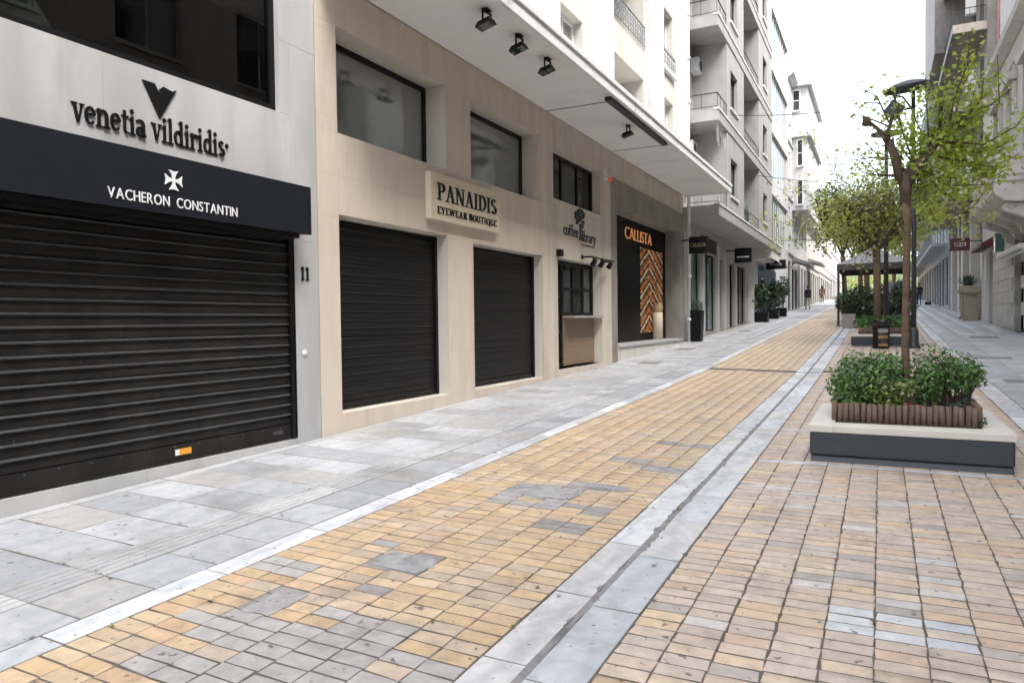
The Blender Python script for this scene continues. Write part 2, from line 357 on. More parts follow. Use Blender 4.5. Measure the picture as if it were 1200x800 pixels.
def band(name, x0, x1, ncol, pitch, y0, y1, right, sink):
    root = bpy.data.objects.new(name, None); col.objects.link(root); structure(root)
    w = (x1 - x0) / ncol; P = []
    for i in range(ncol):
        off = rng.uniform(-.012, .012)
        for j in range(int((y1 - y0) / pitch)):
            x = x0 + w * (i + .5); y = y0 + pitch * (j + .5) + off
            if any(a - .0 < x < b and c < y < d for a, b, c, d in sink): continue
            u = rng.random()
            if right:
                t = (PNK if u < .58 else YEL if u < .90 else GRY if u < .96 else PALE)
                t = (t[rng.integers(len(t))] * .6 + .4 * np.array([.555, .475, .385])) * rng.uniform(.96, 1.12)
                if -.28 < x < .4 and 3.72 < y < 4.12 and rng.random() < .75: t = PALE[rng.integers(2)] * 1.05
            else:
                big = math.sin(y * .9 + x * 1.7) * .5 + math.sin(y * 2.3 - x * 2.1) * .3
                t = (PNK if u + .22 * big < .20 else GRY if u > .985 else YEL)
                t = (t[rng.integers(len(t))] * .55 + .45 * np.array([.575, .455, .305])) * rng.uniform(.92, 1.09)
                for a, b, c, d, v in REPAIR:
                    if a < x < b and c < y < d and rng.random() < .93: t = np.array([v * 1.03, v, v * .985]) * rng.uniform(.93, 1.07)
            P.append((x, y, *t, rng.uniform(-.0008, .0014)))
    P = np.array(P)
    u, v, d = view(P[:, 0], P[:, 1], gz(P[:, 0], P[:, 1]))
    vis = (abs(u) < 600) & (v < 400) & (d > .3); score = np.where(vis, 1 / d ** 3, 0)
    order = np.argsort(-score); big = order[:300]; rest = order[300:]
    gap, gapy = .0095, .0150
    mes = [chamfer_mesh('paver', w - gap, pitch - gapy, .02, .0022, 'paver', .0022) for _ in range(10)]
    for k in big:
        o = inst('paver', mes[rng.integers(10)], root, slope_matrix(P[k, 0], P[k, 1], P[k, 5], rng.uniform(-.012, .012), rng.uniform(-.006, .006)))
        o.color = (*P[k, 2:5], 1)
    o = bpy.data.objects.new('paver_field', field_mesh('paver_field', P[rest, 0], P[rest, 1], np.full(len(rest), w - gap), np.full(len(rest), pitch - gapy), P[rest, 2:5], 'paver_field', c=.0022, dz=P[rest, 5]))
    col.objects.link(o); o.parent = root; o['kind'] = 'stuff'
    return root
SQ = [(-1.1, 1.48, 7.48, 7.58), (-1.1, 1.48, 9.30, 9.40)]               # marble cross strips beside the first planter
GR = [(-3.46, -1.1, 16.55, 16.8), (-1.1, 1.48, 16.75, 17.0), (-1.1, 1.48, 24.75, 24.95)]      # cross gratings
band('brick_paving_left', -3.455, -1.625, 9, .112, .6, 96, False, GR)
band('brick_paving_right', -1.095, 1.475, 12, .106, .8, 70, True, SQ + GR)

bpl = bpy.data.objects['brick_paving_left']
for (cx_, cy_, w_, l_) in ((-2.52, 5.52, .62, .36), (-2.62, 3.66, .40, .26), (-2.9, 2.86, .20, .30), (-2.1, 5.88, .40, .2), (-1.86, 6.72, .34, .2)):
    q = []
    for k in range(22):
        t_ = 2 * math.pi * k / 22; c_, s2 = math.cos(t_), math.sin(t_); r_ = 1 / max(abs(c_), abs(s2)) * rng.uniform(.86, 1.05); q.append((cx_ + w_ / 2 * c_ * r_, cy_ + l_ / 2 * s2 * r_))
    m = MB(); m.add([(a_, b_, gf(a_, b_) + .0035) for a_, b_ in q] + [(cx_ + (a_ - cx_) * .93, cy_ + (b_ - cy_) * .93, gf(a_, b_) + .006) for a_, b_ in q], [tuple(range(22, 44))] + [(k, (k + 1) % 22, 22 + (k + 1) % 22, 22 + k) for k in range(22)]); m.build('cement_patch', 'asphalt_patch', bpl)
SL = np.array([[.47, .475, .48], [.43, .44, .45], [.50, .505, .51], [.44, .43, .415], [.39, .40, .41], [.52, .53, .54]])
def slab_rows(name, rows, pitch, y0, y1, y_far, tone=1.0, jit=True):
    """rows: list of (x0, x1). Slabs near the camera are single objects, the far ones one joined field"""
    root = bpy.data.objects.new(name, None); col.objects.link(root); structure(root); cache = {}
    F = []; k = 0
    for (xa, xb, pt, off) in rows:
        y = y0 + off
        while y < y_far:
            l = pt * (rng.uniform(.9, 1.12) if jit else 1); c = SL[rng.integers(len(SL))] * tone * rng.uniform(.93, 1.05)
            if y < y1:
                key = (round(xb - xa, 3), round(l, 1))
                me = chamfer_mesh('slab', xb - xa - .009, l - .013, .025, .002, 'slab', .0015)
                o = inst('slab', me, root, slope_matrix((xa + xb) / 2, y + l / 2, rng.uniform(-.0005, .002), 0, rng.uniform(-.002, .002))); o.color = (*c, 1)
            else: F.append(((xa + xb) / 2, y + l / 2, xb - xa - .009, l - .013, *c))
            y += l
    if F:
        F = np.array(F)
        o = bpy.data.objects.new('slab_field', field_mesh('slab_field', F[:, 0], F[:, 1], F[:, 2], F[:, 3], F[:, 4:7], 'slab_field')); col.objects.link(o); o.parent = root; o['kind'] = 'stuff'
    return root
SLAB_TONE = .93
sw = slab_rows('sidewalk_left', [(-4.10, -3.655, .43, .18), (-5.10, -4.43, .43, .18), (-5.755, -5.10, .43, .18), (-5.885, -5.76, .86, .18), (-4.43, -4.10, .43, 26.84)], .43, .8, 26, 96, SLAB_TONE, jit=False)
# tactile guide strip: a slab with five ground-out bars
bars = MB()
for k in range(5):
    xx = -.161 + k * .0652
    bars.add([(xx, -.211, 0), (xx + .052, -.211, 0), (xx + .052, .211, 0), (xx, .211, 0), (xx + .004, -.208, .006), (xx + .048, -.208, .006), (xx + .048, .208, .006), (xx + .004, .208, .006)],
             [(4, 5, 6, 7), (0, 1, 5, 4), (1, 2, 6, 5), (2, 3, 7, 6), (3, 0, 4, 7)])
bars.add([(-.161, -.211, -.02), (.161, -.211, -.02), (.161, .211, -.02), (-.161, .211, -.02), (-.161, -.211, -.001), (.161, -.211, -.001), (.161, .211, -.001), (-.161, .211, -.001)],
         [(4, 5, 6, 7), (0, 1, 5, 4), (1, 2, 6, 5), (2, 3, 7, 6), (3, 0, 4, 7)], 1)
bme = bars.mesh('tactile_slab', ['slab', 'groove'])
for k in range(62):
    y = .98 + .43 * k
    o = inst('tactile_slab', bme, sw, slope_matrix(-4.265, y + .215, rng.uniform(-.002, -.0005))); t = rng.uniform(.40, .56); o.color = (t, t, t * .985, 1)
slab_rows('kerb_strip_left', [(-3.65, -3.46, .95, .25)], .95, .8, 30, 96, 1.32)
dr = slab_rows('drain_channel', [(-1.62, -1.397, .88, .1), (-1.363, -1.10, .80, .3)], .8, .8, 26, 70, 1.36)
s = MB(); yy = np.arange(.6, 70, .5)
for i in range(len(yy) - 1):
    j0, j1 = rng.uniform(-.012, .012, 2); y0_, y1_ = yy[i], yy[i + 1]
    s.quad((-1.42, y0_, gf(-1.40, y0_) - .001), (-1.34, y0_, gf(-1.36, y0_) - .001), (-1.34, y1_, gf(-1.36, y1_) - .001), (-1.42, y1_, gf(-1.4, y1_) - .001))
o = s.build('drain_slot', 'drain_dirt', dr)
# crumbled mortar tongues spilling from the slot on to the marble
for k in range(46):
    y = rng.uniform(2.2, 14); side = rng.choice([-1, 1]); x = -1.38 + side * .012; ln = rng.uniform(.03, .13); wd = rng.uniform(.010, .035)
    p = [(x, y - ln)] + [(x + side * wd * rng.uniform(.4, 1.1), y - ln + 2 * ln * t) for t in (.2, .4, .6, .8)] + [(x, y + ln)]
    if side > 0: p = p
    else: p = p[::-1]
    m = MB(); m.add([(a, b, gf(a, b) + .0045) for a, b in p], [tuple(range(len(p)))]); m.build('mortar_spill', 'drain_dirt', dr)
cs = bpy.data.objects.new('cross_strip', None); col.objects.link(cs); structure(cs)
for y in (7.53, 9.35):
    for k in range(4):
        w = 2.56 / 4; x = -1.09 + w * (k + .5); me = chamfer_mesh('slab', w - .008, .09, .02, .003, 'slab'); o = inst('slab', me, cs, slope_matrix(x, y)); t = rng.uniform(.5, .6); o.color = (t, t, t * 1.02, 1)
slab_rows('kerb_strip_right', [(1.48, 1.76, .95, .25)], .95, 5, 30, 90, 1.35)
slab_rows('sidewalk_right', [(1.765, 2.385, .62, .2), (2.385, 3.0, .62, .5), (3.0, 3.62, .62, .35), (3.62, 4.25, .62, .1)], .62, 8, 30, 90, .98)
for nm, y, x0, x1 in (('drain_grating', 16.66, -3.4, -1.15), ('drain_grating', 16.86, -1.1, 1.45), ('drain_grating', 24.85, -1.05, 1.4)):
    t = thing(nm, {16.66: 'dark cross drain grating across the yellow brick band', 16.86: 'dark cross drain grating behind the nearest planter', 24.85: 'dark cross drain grating in front of the far planter'}[y], 'grating', (x0, y, gf(x0, y)))
    m = MB(); kx = x0
    while kx < x1:
        z = gf(kx, y); m.box(kx, kx + .012, y - .085, y + .085, z - .008, z + .001); kx += .035
    m.build('bar', 'iron', t)['kind'] = 'stuff'
    m = MB()
    for yy_ in (-.1, .09):
        a, b = gf(x0, y), gf(x1, y); mid = gf(max(x0, min(x1, XD)), y)
        m.box(x0, x1, y + yy_, y + yy_ + .012, mid - .01, mid + .003)
    m.build('frame', 'iron', t)
for x, y, w, l, lab in ((-5.05, 17.4, .5, .7, 'square manhole cover in the grey slabs before the mosaic shop'), (-5.2, 21.6, .5, .9, 'manhole cover by the step of the mosaic shop'), (-5.0, 31, .5, .8, 'wide dark cover in the slabs near the black planter'),
                       (2.3, 15.8, .6, .6, 'manhole cover in the right pavement near the kerb strip'), (3.0, 17.6, .5, .5, 'small manhole cover in the right pavement beyond another'), (2.4, 20.5, .7, .5, 'manhole cover in the right pavement level with the bin'), (3.0, 28, .8, 1.0, 'manhole cover in the right pavement near the stone pillar')):
    me = chamfer_mesh('manhole_cover', w, l, .01, .004, 'groove'); o = inst('manhole_cover', me, None, slope_matrix(x, y, .004)); tag(o, lab, 'manhole cover')

# ------------------------------------------------------------------ facades
def cells(y0, y1, z0, z1, holes, ycuts=(), zcuts=()):
    ysx = sorted({y0, y1, *[h[0] for h in holes], *[h[1] for h in holes], *ycuts}); zsx = sorted({z0, z1, *[h[2] for h in holes], *[h[3] for h in holes], *zcuts})
    ysx = [y for y in ysx if y0 <= y <= y1]; zsx = [z for z in zsx if z0 <= z <= z1]
    for i in range(len(ysx) - 1):
        for j in range(len(zsx) - 1):
            cy, cz = (ysx[i] + ysx[i + 1]) / 2, (zsx[j] + zsx[j + 1]) / 2
            if not any(h[0] < cy < h[1] and h[2] < cz < h[3] for h in holes): yield ysx[i], ysx[i + 1], zsx[j], zsx[j + 1]
def wall_holes(m, x, s, y0, y1, z0, z1, holes, depth, mi=0, mi_rev=None):
    """front skin at x facing s*X, openings with reveals going back by depth"""
    mi_rev = mi if mi_rev is None else mi_rev; xb = x - s * depth
    def q(a, b, c, d, k): (m.quad(a, b, c, d, k) if s > 0 else m.quad(d, c, b, a, k))
    for a, b, c, d in cells(y0, y1, z0, z1, holes): q((x, a, c), (x, b, c), (x, b, d), (x, a, d), mi)
    for a, b, c, d in holes:
        c2 = max(c, z0)
        q((xb, a, c2), (x, a, c2), (x, a, d), (xb, a, d), mi_rev) if False else None
        q((x, a, d), (xb, a, d), (xb, a, c2), (x, a, c2), mi_rev); q((x, b, c2), (xb, b, c2), (xb, b, d), (x, b, d), mi_rev)
        q((x, b, d), (xb, b, d), (xb, a, d), (x, a, d), mi_rev)
        if c > z0: q((x, a, c), (xb, a, c), (xb, b, c), (x, b, c), mi_rev)
    q((xb, y0, z0), (x, y0, z0), (x, y0, z1), (xb, y0, z1), mi); q((x, y1, z0), (xb, y1, z0), (xb, y1, z1), (x, y1, z1), mi)
    q((x, y0, z1), (x, y1, z1), (xb, y1, z1), (xb, y0, z1), mi)
def window(parent, x, s, y0, y1, z0, z1, fr='black_metal', glass='glass', fw=.05, mull=0, trans=0, dep=.06, name='window'):
    """frame (part) with mullions + pane (sub-part); x = frame front"""
    m = MB(); xb = x - s * dep
    m.box(x, xb, y0, y0 + fw, z0, z1); m.box(x, xb, y1 - fw, y1, z0, z1)
    m.box(x, xb, y0 + fw, y1 - fw, z0, z0 + fw); m.box(x, xb, y0 + fw, y1 - fw, z1 - fw, z1)
    for k in range(mull):
        yc = y0 + (y1 - y0) * (k + 1) / (mull + 1); m.box(x - s * .004, xb, yc - fw * .4, yc + fw * .4, z0 + fw, z1 - fw)
    for k in range(trans):
        zc = z0 + (z1 - z0) * (k + 1) / (trans + 1); m.box(x - s * .008, xb + s * .004, y0 + fw, y1 - fw, zc - fw * .4, zc + fw * .4)
    w = m.build(name, fr, parent)
    MB().box(x - s * dep * .55, x - s * dep * .75, y0 + fw * .6, y1 - fw * .6, z0 + fw * .6, z1 - fw * .6).build('pane', glass, w)
    return w
def shutter(parent, x, y0, y1, z0, z1, pitch, material, rail=.14, ridge='shutter_ridge_lit', out=1.):
    """roller shutter: guide frame (part) with one sub-part per slat"""
    m = MB(); m.box(x - .06, x + .03, y1 - .045, y1 + .03, z0, z1); m.box(x - .06, x + .03, y0 - .03, y0 + .045, z0, z1); m.box(x - .08, x - .06, y0, y1, z0, z1)
    sh = m.build('roller_shutter', 'black_metal', parent)
    a, b = y0 + .045, y1 - .045
    pf = MB().prism([(x - .04, 0), (x - .016, .0), (x - .013, pitch * .35), (x - .016, pitch * .70), (x - .04, pitch * .70)], 'y', b, a, 0)
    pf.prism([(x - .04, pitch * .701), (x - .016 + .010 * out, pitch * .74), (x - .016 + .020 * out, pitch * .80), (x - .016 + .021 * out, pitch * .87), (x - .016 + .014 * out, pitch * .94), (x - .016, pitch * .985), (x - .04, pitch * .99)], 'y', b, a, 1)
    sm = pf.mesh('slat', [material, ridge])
    z = z0 + rail
    while z + pitch < z1 + .02:
        o = inst('slat', sm, sh, Matrix.Translation((rng.normal(0, .0012), 0, z)) @ Matrix.Rotation(rng.normal(0, .0006), 4, 'X')); z += pitch
    br = MB().box(x - .05, x - .002, a, b, z0, z0 + rail - .006)
    br.box(x - .05, x + .012, a, b, z0 + .004, z0 + .022); br.build('bottom_rail', material, sh)
    return sh
# ---- lettering -----------------------------------------------------
def bar(x0, y0, x1, y1, w):
    d = Vector((x1 - x0, y1 - y0)); L = d.length or 1; nx, ny = -d.y / L * w / 2, d.x / L * w / 2
    return [(x0 - nx, y0 - ny), (x1 - nx, y1 - ny), (x1 + nx, y1 + ny), (x0 + nx, y0 + ny)]
def sbar(x0, y0, x1, y1, w):   # slanted stroke with horizontal ends
    return [(x0 - w / 2, y0), (x0 + w / 2, y0), (x1 + w / 2, y1), (x1 - w / 2, y1)] if y1 > y0 else [(x1 - w / 2, y1), (x1 + w / 2, y1), (x0 + w / 2, y0), (x0 - w / 2, y0)]
def arc(cx, cy, rx, ry, a0, a1, wt, wn=None, n=12):
    """curved stroke, thick (wt) at the sides and thin (wn) at top and bottom"""
    wn = wn or wt * .45; out = []
    def pt(t, k):
        c, s_ = math.cos(t), math.sin(t); w = wn + (wt - wn) * abs(c) ** 1.5
        return (cx + (rx + k * w / 2) * c, cy + (ry + k * w / 2) * s_)
    for i in range(n):
        t0, t1 = R(a0 + (a1 - a0) * i / n), R(a0 + (a1 - a0) * (i + 1) / n)
        q = [pt(t0, -1), pt(t0, 1), pt(t1, 1), pt(t1, -1)]
        out.append(q if a1 > a0 else q[::-1])
    return out
S = .16   # stem
def serif(x, y, w=.36, t=.055): return [(x - w / 2, y), (x + w / 2, y), (x + w / 2, y + t), (x - w / 2, y + t)]
def stem(x, h, top=True, y=0): return [bar(x, y, x, h, S)] + [serif(x, y)] + ([serif(x, h - .055)] if top else [])
X_ = .66
def half(x, h): return [[(x - .2, h - .10), (x, h - .05), (x, h), (x - .03, h)]]
GLYPH = {
 'v': (.62, [sbar(.12, X_, .31, 0, .15), sbar(.52, X_, .33, 0, .07), serif(.12, X_ - .055, .3), serif(.52, X_ - .055, .22)]),
 'e': (.60, arc(.3, .33, .22, .285, 20, 315, .14) + [bar(.14, .36, .54, .40, .06), bar(.46, .38, .56, .40, .10)]),
 'n': (.74, stem(.16, X_, False) + half(.16, X_) + arc(.36, .40, .19, .21, 170, 0, .14) + stem(.55, .42, False)),
 't': (.44, [bar(.2, .1, .2, .84, S * .9), serif(.22, X_ - .06, .4, .06)] + arc(.33, .13, .12, .1, 180, 300, .12)),
 'i': (.36, stem(.18, X_, False) + half(.18, X_) + arc(.17, .86, .045, .045, 0, 360, .09, .09)),
 'a': (.62, arc(.26, .45, .2, .17, 150, 10, .13) + stem(.44, .48, False)[:1] + arc(.25, .19, .17, .155, 0, 360, .13) + [bar(.44, .06, .56, .03, .07)]),
 'l': (.36, stem(.18, 1.0, False) + half(.18, 1.0)),
 'd': (.70, stem(.52, 1.0, False) + half(.52, 1.0) + arc(.3, .31, .2, .27, 0, 360, .13)),
 'r': (.52, stem(.17, X_, False) + half(.17, X_) + arc(.38, .44, .18, .17, 170, 40, .12) + arc(.46, .53, .045, .045, 0, 360, .08, .08)),
 's': (.50, arc(.25, .49, .15, .12, 30, 270, .12, .08) + arc(.25, .18, .16, .13, 90, -150, .12, .08)),
 '.': (.3, arc(.15, .5, .05, .05, 0, 360, .10, .10)),
 '1': (.55, stem(.3, 1.0, False) + [bar(.12, .78, .3, .96, .09)]),
 'P': (.68, stem(.2, 1) + arc(.36, .735, .22, .225, -90, 90, .16) + [bar(.2, .97, .38, .97, .055), bar(.2, .5, .38, .5, .055)]),
 'A': (.82, [sbar(.14, 0, .40, 1, .07), sbar(.66, 0, .40, 1, .17), bar(.22, .34, .6, .34, .055), serif(.14, 0, .3), serif(.67, 0, .34)]),
 'N': (.86, [bar(.16, 0, .16, 1, .07), bar(.70, 0, .70, 1, .07), sbar(.16, 1, .68, 0, .18), serif(.16, 0, .28), serif(.70, .945, .28), serif(.12, .945, .26)]),
 'I': (.40, stem(.2, 1)),
 'D': (.82, stem(.2, 1) + arc(.34, .5, .36, .465, -90, 90, .17) + [bar(.2, .97, .36, .97, .055), bar(.2, .03, .36, .03, .055)]),
 'S': (.62, arc(.31, .74, .19, .21, 25, 270, .14, .09) + arc(.31, .27, .2, .23, 90, -155, .14, .09)),
 'E': (.66, stem(.2, 1) + [bar(.2, .97, .58, .97, .06), bar(.2, .03, .6, .03, .06), bar(.2, .52, .46, .52, .055), bar(.57, .82, .57, 1, .05), bar(.6, 0, .6, .2, .05)]),
 'Y': (.74, [bar(.37, 0, .37, .48, S), sbar(.37, .45, .12, 1, .15), sbar(.37, .45, .62, 1, .07), serif(.37, 0), serif(.12, .945, .28), serif(.62, .945, .24)]),
 'W': (1.06, [sbar(.3, 0, .1, 1, .14), sbar(.3, 0, .52, 1, .07), sbar(.74, 0, .52, 1, .14), sbar(.74, 0, .96, 1, .07), serif(.1, .945, .28), serif(.96, .945, .24), serif(.52, .945, .24)]),
 'R': (.76, stem(.2, 1) + arc(.36, .745, .2, .215, -90, 90, .15) + [bar(.2, .97, .38, .97, .055), bar(.2, .52, .38, .52, .055), sbar(.38, .52, .66, 0, .15)]),
 'B': (.72, stem(.2, 1) + arc(.36, .75, .18, .21, -90, 90, .14) + arc(.36, .27, .22, .235, -90, 90, .15) + [bar(.2, .97, .36, .97, .055), bar(.2, .03, .36, .03, .055), bar(.2, .52, .36, .52, .055)]),
 'O': (.86, arc(.43, .5, .32, .465, 0, 360, .17, .06, 20)),
 'Q': (.86, arc(.43, .5, .32, .465, 0, 360, .17, .06, 20) + [sbar(.45, .1, .8, -.2, .12)]),
 'U': (.80, [bar(.18, .3, .18, 1, S), bar(.62, .3, .62, 1, .07), serif(.18, .945), serif(.62, .945, .24)] + arc(.4, .3, .22, .26, 180, 360, .14, .07)),
 'T': (.72, stem(.36, 1, False) + [bar(.04, .965, .68, .965, .07), bar(.06, .8, .06, .98, .05), bar(.66, .8, .66, .98, .05)]),
}
def letters(parent, text, x, y, z, h, material, depth=.012, gap=.04, width=1., fit=None, bold=0., sans=False, s=1, rake=0):
    """raised letters on a facade facing s*X, text running from y; every letter its own part"""
    defs = []; pen = 0
    if sans:
        for ch in text:
            if ch == ' ': pen += .6; defs.append(None); continue
            key = (ch, bold)
            if key not in SANS:
                cu = bpy.data.curves.new('letter', 'FONT'); cu.body = ch; cu.size = 1; cu.extrude = .5; cu.offset = bold; cu.resolution_u = 4
                ob = bpy.data.objects.new('letter', cu); col.objects.link(ob); dg = bpy.context.evaluated_depsgraph_get(); dg.update()
                me = bpy.data.meshes.new_from_object(ob.evaluated_get(dg)); bpy.data.objects.remove(ob); 
                SANS[key] = (np.array([v.co[:] for v in me.vertices]), [tuple(p.vertices) for p in me.polygons])
            V, F = SANS[key]; defs.append((pen - V[:, 0].min(), V, F)); pen += V[:, 0].max() - V[:, 0].min() + gap
        capk = 1 / .72
    else:
        for ch in text:
            if ch == ' ': pen += .32; defs.append(None); continue
            wd, polys = GLYPH[ch]; defs.append((pen, None, polys)); pen += wd + gap
        capk = 1
    k = (fit / (pen - gap)) if fit else h * width
    for d in defs:
        if d is None: continue
        off, V, F = d; m = MB()
        if sans:
            vs = [(x + s * (v[2] + .5) * depth, y + s * k * (v[0] + off), z + h * capk * v[1]) for v in V]; m.add(vs, F if s > 0 else F)
        else:
            for i, poly in enumerate(F):
                pp = [(y + s * k * (p[0] + off), z + h * p[1]) for p in poly]
                if s < 0: pp = pp[::-1]
                m.prism(pp, 'x', x, x + s * (depth + .0006 * i))
        m.build('letter', material, parent)
SANS = {}

# ---- building with the venetian marble front (number 11)
b1 = thing('marble_shop_building', 'white marble shop front with a big dark roller shutter, numbered 11', 'building', (XF - 1, 1, gf(-6, 1)))
m = MB(); wall_holes(m, XF - .03, 1, -5, 6.585, -.3, 16, [(-3.5, 6.17, .31, 2.9), (-3.6, 6.02, 3.93, 6.6)], .62)
m.box(-14, XF - .66, -5, 6.585, -.3, 16); m.build('wall', 'marble', b1)
HOL = [(-3.5, 6.17, .31, 2.9), (-3.6, 6.02, 3.93, 6.6)]
def panels(parent, x, y0, y1, z0, z1, holes, yc, zc, material, t=.03, gap=.003, name='stone_panel'):
    for a, b, c, d in cells(y0, y1, z0, z1, holes, yc, zc):
        MB().box(x - t + .002, x, a + gap / 2, b - gap / 2, c + gap / 2, d - gap / 2).build(name, material, parent, bevel=.0015, seg=1)
for (ya, yb, za, zb) in ([(6.172, 6.585, -.2, 2.55), (6.172, 6.585, 2.55, 4.72), (6.022, 6.585, 4.72, 7.6), (6.022, 6.172, 3.93, 4.72)] +
                         [(a_, b_, 2.9, 3.93) for a_, b_ in ((-1, 1.9), (1.9, 3.98), (3.98, 6.172))] + [(a_, b_, -.2, .31) for a_, b_ in ((-1, 1.2), (1.2, 2.75), (2.75, 4.3), (4.3, 6.172))]):
    MB().box(XF - .028, XF, ya + .001, yb - .001, za + .001, zb - .001).build('stone_panel', 'marble', b1, bevel=.0015, seg=1)
window(b1, XF - .06, 1, -3.6, 6.02, 3.93, 6.6, fw=.07, mull=0, glass='clear_glass')
cur = MB()
for k in range(26):
    yk = -1.3 + k * .27; cur.add([(XF - .50 - .03 * (k % 2), yk, 3.94), (XF - .44, yk + .262, 3.94), (XF - .44, yk + .262, 6.59), (XF - .50 - .03 * (k % 2), yk, 6.59)], [(0, 1, 2, 3)])
cur.build('vertical_blind', 'curtain', b1)['kind'] = 'stuff'
MB().box(XF - .42, XF - .40, 5.48, 6.01, 3.94, 6.59).build('end_panel', 'blue_grey', b1)
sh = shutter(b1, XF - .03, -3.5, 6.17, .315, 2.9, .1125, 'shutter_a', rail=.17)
MB().box(XF - .035, XF - .030, 4.66, 4.80, .375, .435).build('sticker', 'sticker_orange', sh); MB().box(XF - .034, XF - .029, 4.62, 4.665, .377, .432).build('sticker', 'white_paint', sh)
for yk in np.arange(3.0, 6.0, .27): MB().lathe([(.012, 0), (.012, .004), (.004, .007)], (0, 0, 0), 8).build('rivet', 'dark_metal', sh).matrix_basis = Matrix.Translation((XF - .032, yk, .455)) @ Matrix.Rotation(R(90), 4, 'Y')
MB().box(XF - .033, XF - .026, 5.86, 6.0, .39, .43).build('lock_plate', 'iron', sh)
o = MB().lathe([(.035, 0), (.035, .012), (.02, .02)], (0, 0, 0), 16).build('bell_disc', 'white_paint', b1, True); o.matrix_basis = Matrix.Translation((XF, 6.33, 1.27)) @ Matrix.Rotation(R(90), 4, 'Y')
hn = thing('house_number', 'black house number 11 on the narrow marble pier', 'house number', (XF, 6.3, 2.12)); letters(hn, '11', XF, 6.275, 2.1, .155, 'letter_black', gap=-.05)
vs_ = thing('shop_sign', 'black serif letters with a triangle emblem on pale marble, above the dark shutter', 'sign', (XF, 3.74, 3.28)); letters(vs_, 'venetia vildiridis.', XF, 3.70, 3.285, .235, 'letter_black', fit=1.60, gap=.01)
em = [[(4.345, 3.80), (4.515, 3.49), (4.52, 3.72), (4.47, 3.80)], [(4.515, 3.49), (4.70, 3.80), (4.655, 3.775), (4.60, 3.785)], [(4.515, 3.49), (4.60, 3.785), (4.56, 3.795), (4.52, 3.76)]]
m = MB()
for i, p in enumerate(em): m.prism(p, 'x', XF, XF + .012 + i * .0008)
m.build('emblem', 'letter_black', vs_)
aw = thing('sign_fascia', 'long dark navy fascia box with white lettering and a cross over the shutter', 'sign', (XF + .1, 2, 2.6))
ax = XF + .30
m = MB(); m.prism([(XF + .002, 2.60), (ax, 2.58), (ax, 3.10), (XF + .002, 3.14)], 'y', 6.16, -3.6); m.build('box', 'navy_fascia', aw, bevel=.006)
MB().box(XF + .02, ax - .03, -3.5, 6.0, 2.53, 2.578).build('shutter_housing', 'black_metal', aw)
letters(aw, 'VACHERON CONSTANTIN', ax, 3.79, 2.65, .092, 'letter_white', depth=.008, fit=1.33, sans=True, gap=.13)
m = MB()
for k in range(4):
    t = R(90 * k); c_, s_ = math.cos(t), math.sin(t)
    p = [(-.014, .008), (.014, .008), (.05, .095), (.02, .08), (0, .095 - .012), (-.02, .08), (-.05, .095)]
    p = [(-.010, .010), (.010, .010), (.020, .05), (.048, .088), (.0, .078), (-.048, .088), (-.020, .05)]
    m.prism([(4.41 + a * c_ - b * s_, 2.885 + a * s_ + b * c_) for a, b in p], 'x', ax, ax + .012)
m.prism([(4.396, 2.871), (4.424, 2.871), (4.424, 2.899), (4.396, 2.899)], 'x', ax, ax + .0112); m.build('cross_emblem', 'letter_white', aw)

# ---- beige stone building with the canopy
b2 = thing('beige_stone_building', 'beige stone building with shuttered shops under a long flat white canopy', 'building', (XF - 1, 12, gf(-6, 12)))
H2 = [(6.97, 9.46, .50, 2.93), (10.24, 12.95, .50, 2.88), (6.97, 9.46, 3.92, 5.2), (10.2, 12.82, 3.92, 5.2), (13.5, 16.25, 4.08, 5.1), (13.68, 16.32, .60, 2.9)]
m = MB(); wall_holes(m, XF - .025, 1, 6.6, 17.0, -.1, 5.74, H2, .5, 0, 1); m.box(-14, XF - .55, 6.6, 24.4, -.1, 5.74); m.build('wall', ['beige_stone', 'beige_reveal'], b2)
panels(b2, XF, 6.6, 13.28, -.05, 5.735, H2, (8.2, 11.5), (3.4,), 'beige_stone', gap=.0006); panels(b2, XF + .004, 13.285, 17.0, -.05, 5.735, H2, (13.5,), (3.4,), 'cream_stone', gap=.0006)
shutter(b2, XF - .22, 6.99, 9.44, .505, 2.9, .117, 'shutter_b', .10, 'shutter_b2', .45); shutter(b2, XF - .22, 10.26, 12.93, .505, 2.86, .117, 'shutter_b', .10, 'shutter_b2', .45)
for y0_, y1_ in ((6.97, 9.46), (10.2, 12.82)):
    window(b2, XF - .36, 1, y0_, y1_, 3.92, 5.2, fw=.07, glass='glass_pale')
window(b2, XF - .2, 1, 13.5, 16.25, 4.08, 5.1, fw=.06, mull=2, glass='glass_black')
# coffee bar front: door leaf, serving hatch, wood panel, counter
MB().box(XF - .5, XF - .04, 13.68, 16.32, .52, .60).build('threshold', 'pale_stone', b2)
window(b2, XF - .22, 1, 13.7, 14.42, .62, 2.88, fw=.06, trans=2, name='door')
window(b2, XF - .22, 1, 14.43, 16.30, 1.72, 2.88, fw=.07, mull=2, trans=1, name='serving_window')
for k in range(4): MB().box(XF - .30, XF - .2, 14.44, 16.30, .63 + k * .262, .63 + (k + 1) * .262 - .004).build('wood_board', 'wood_panel', b2)
MB().box(XF - .22, XF + .05, 14.43, 16.30, 1.665, 1.71).build('counter', 'concrete_box', b2, bevel=.006)
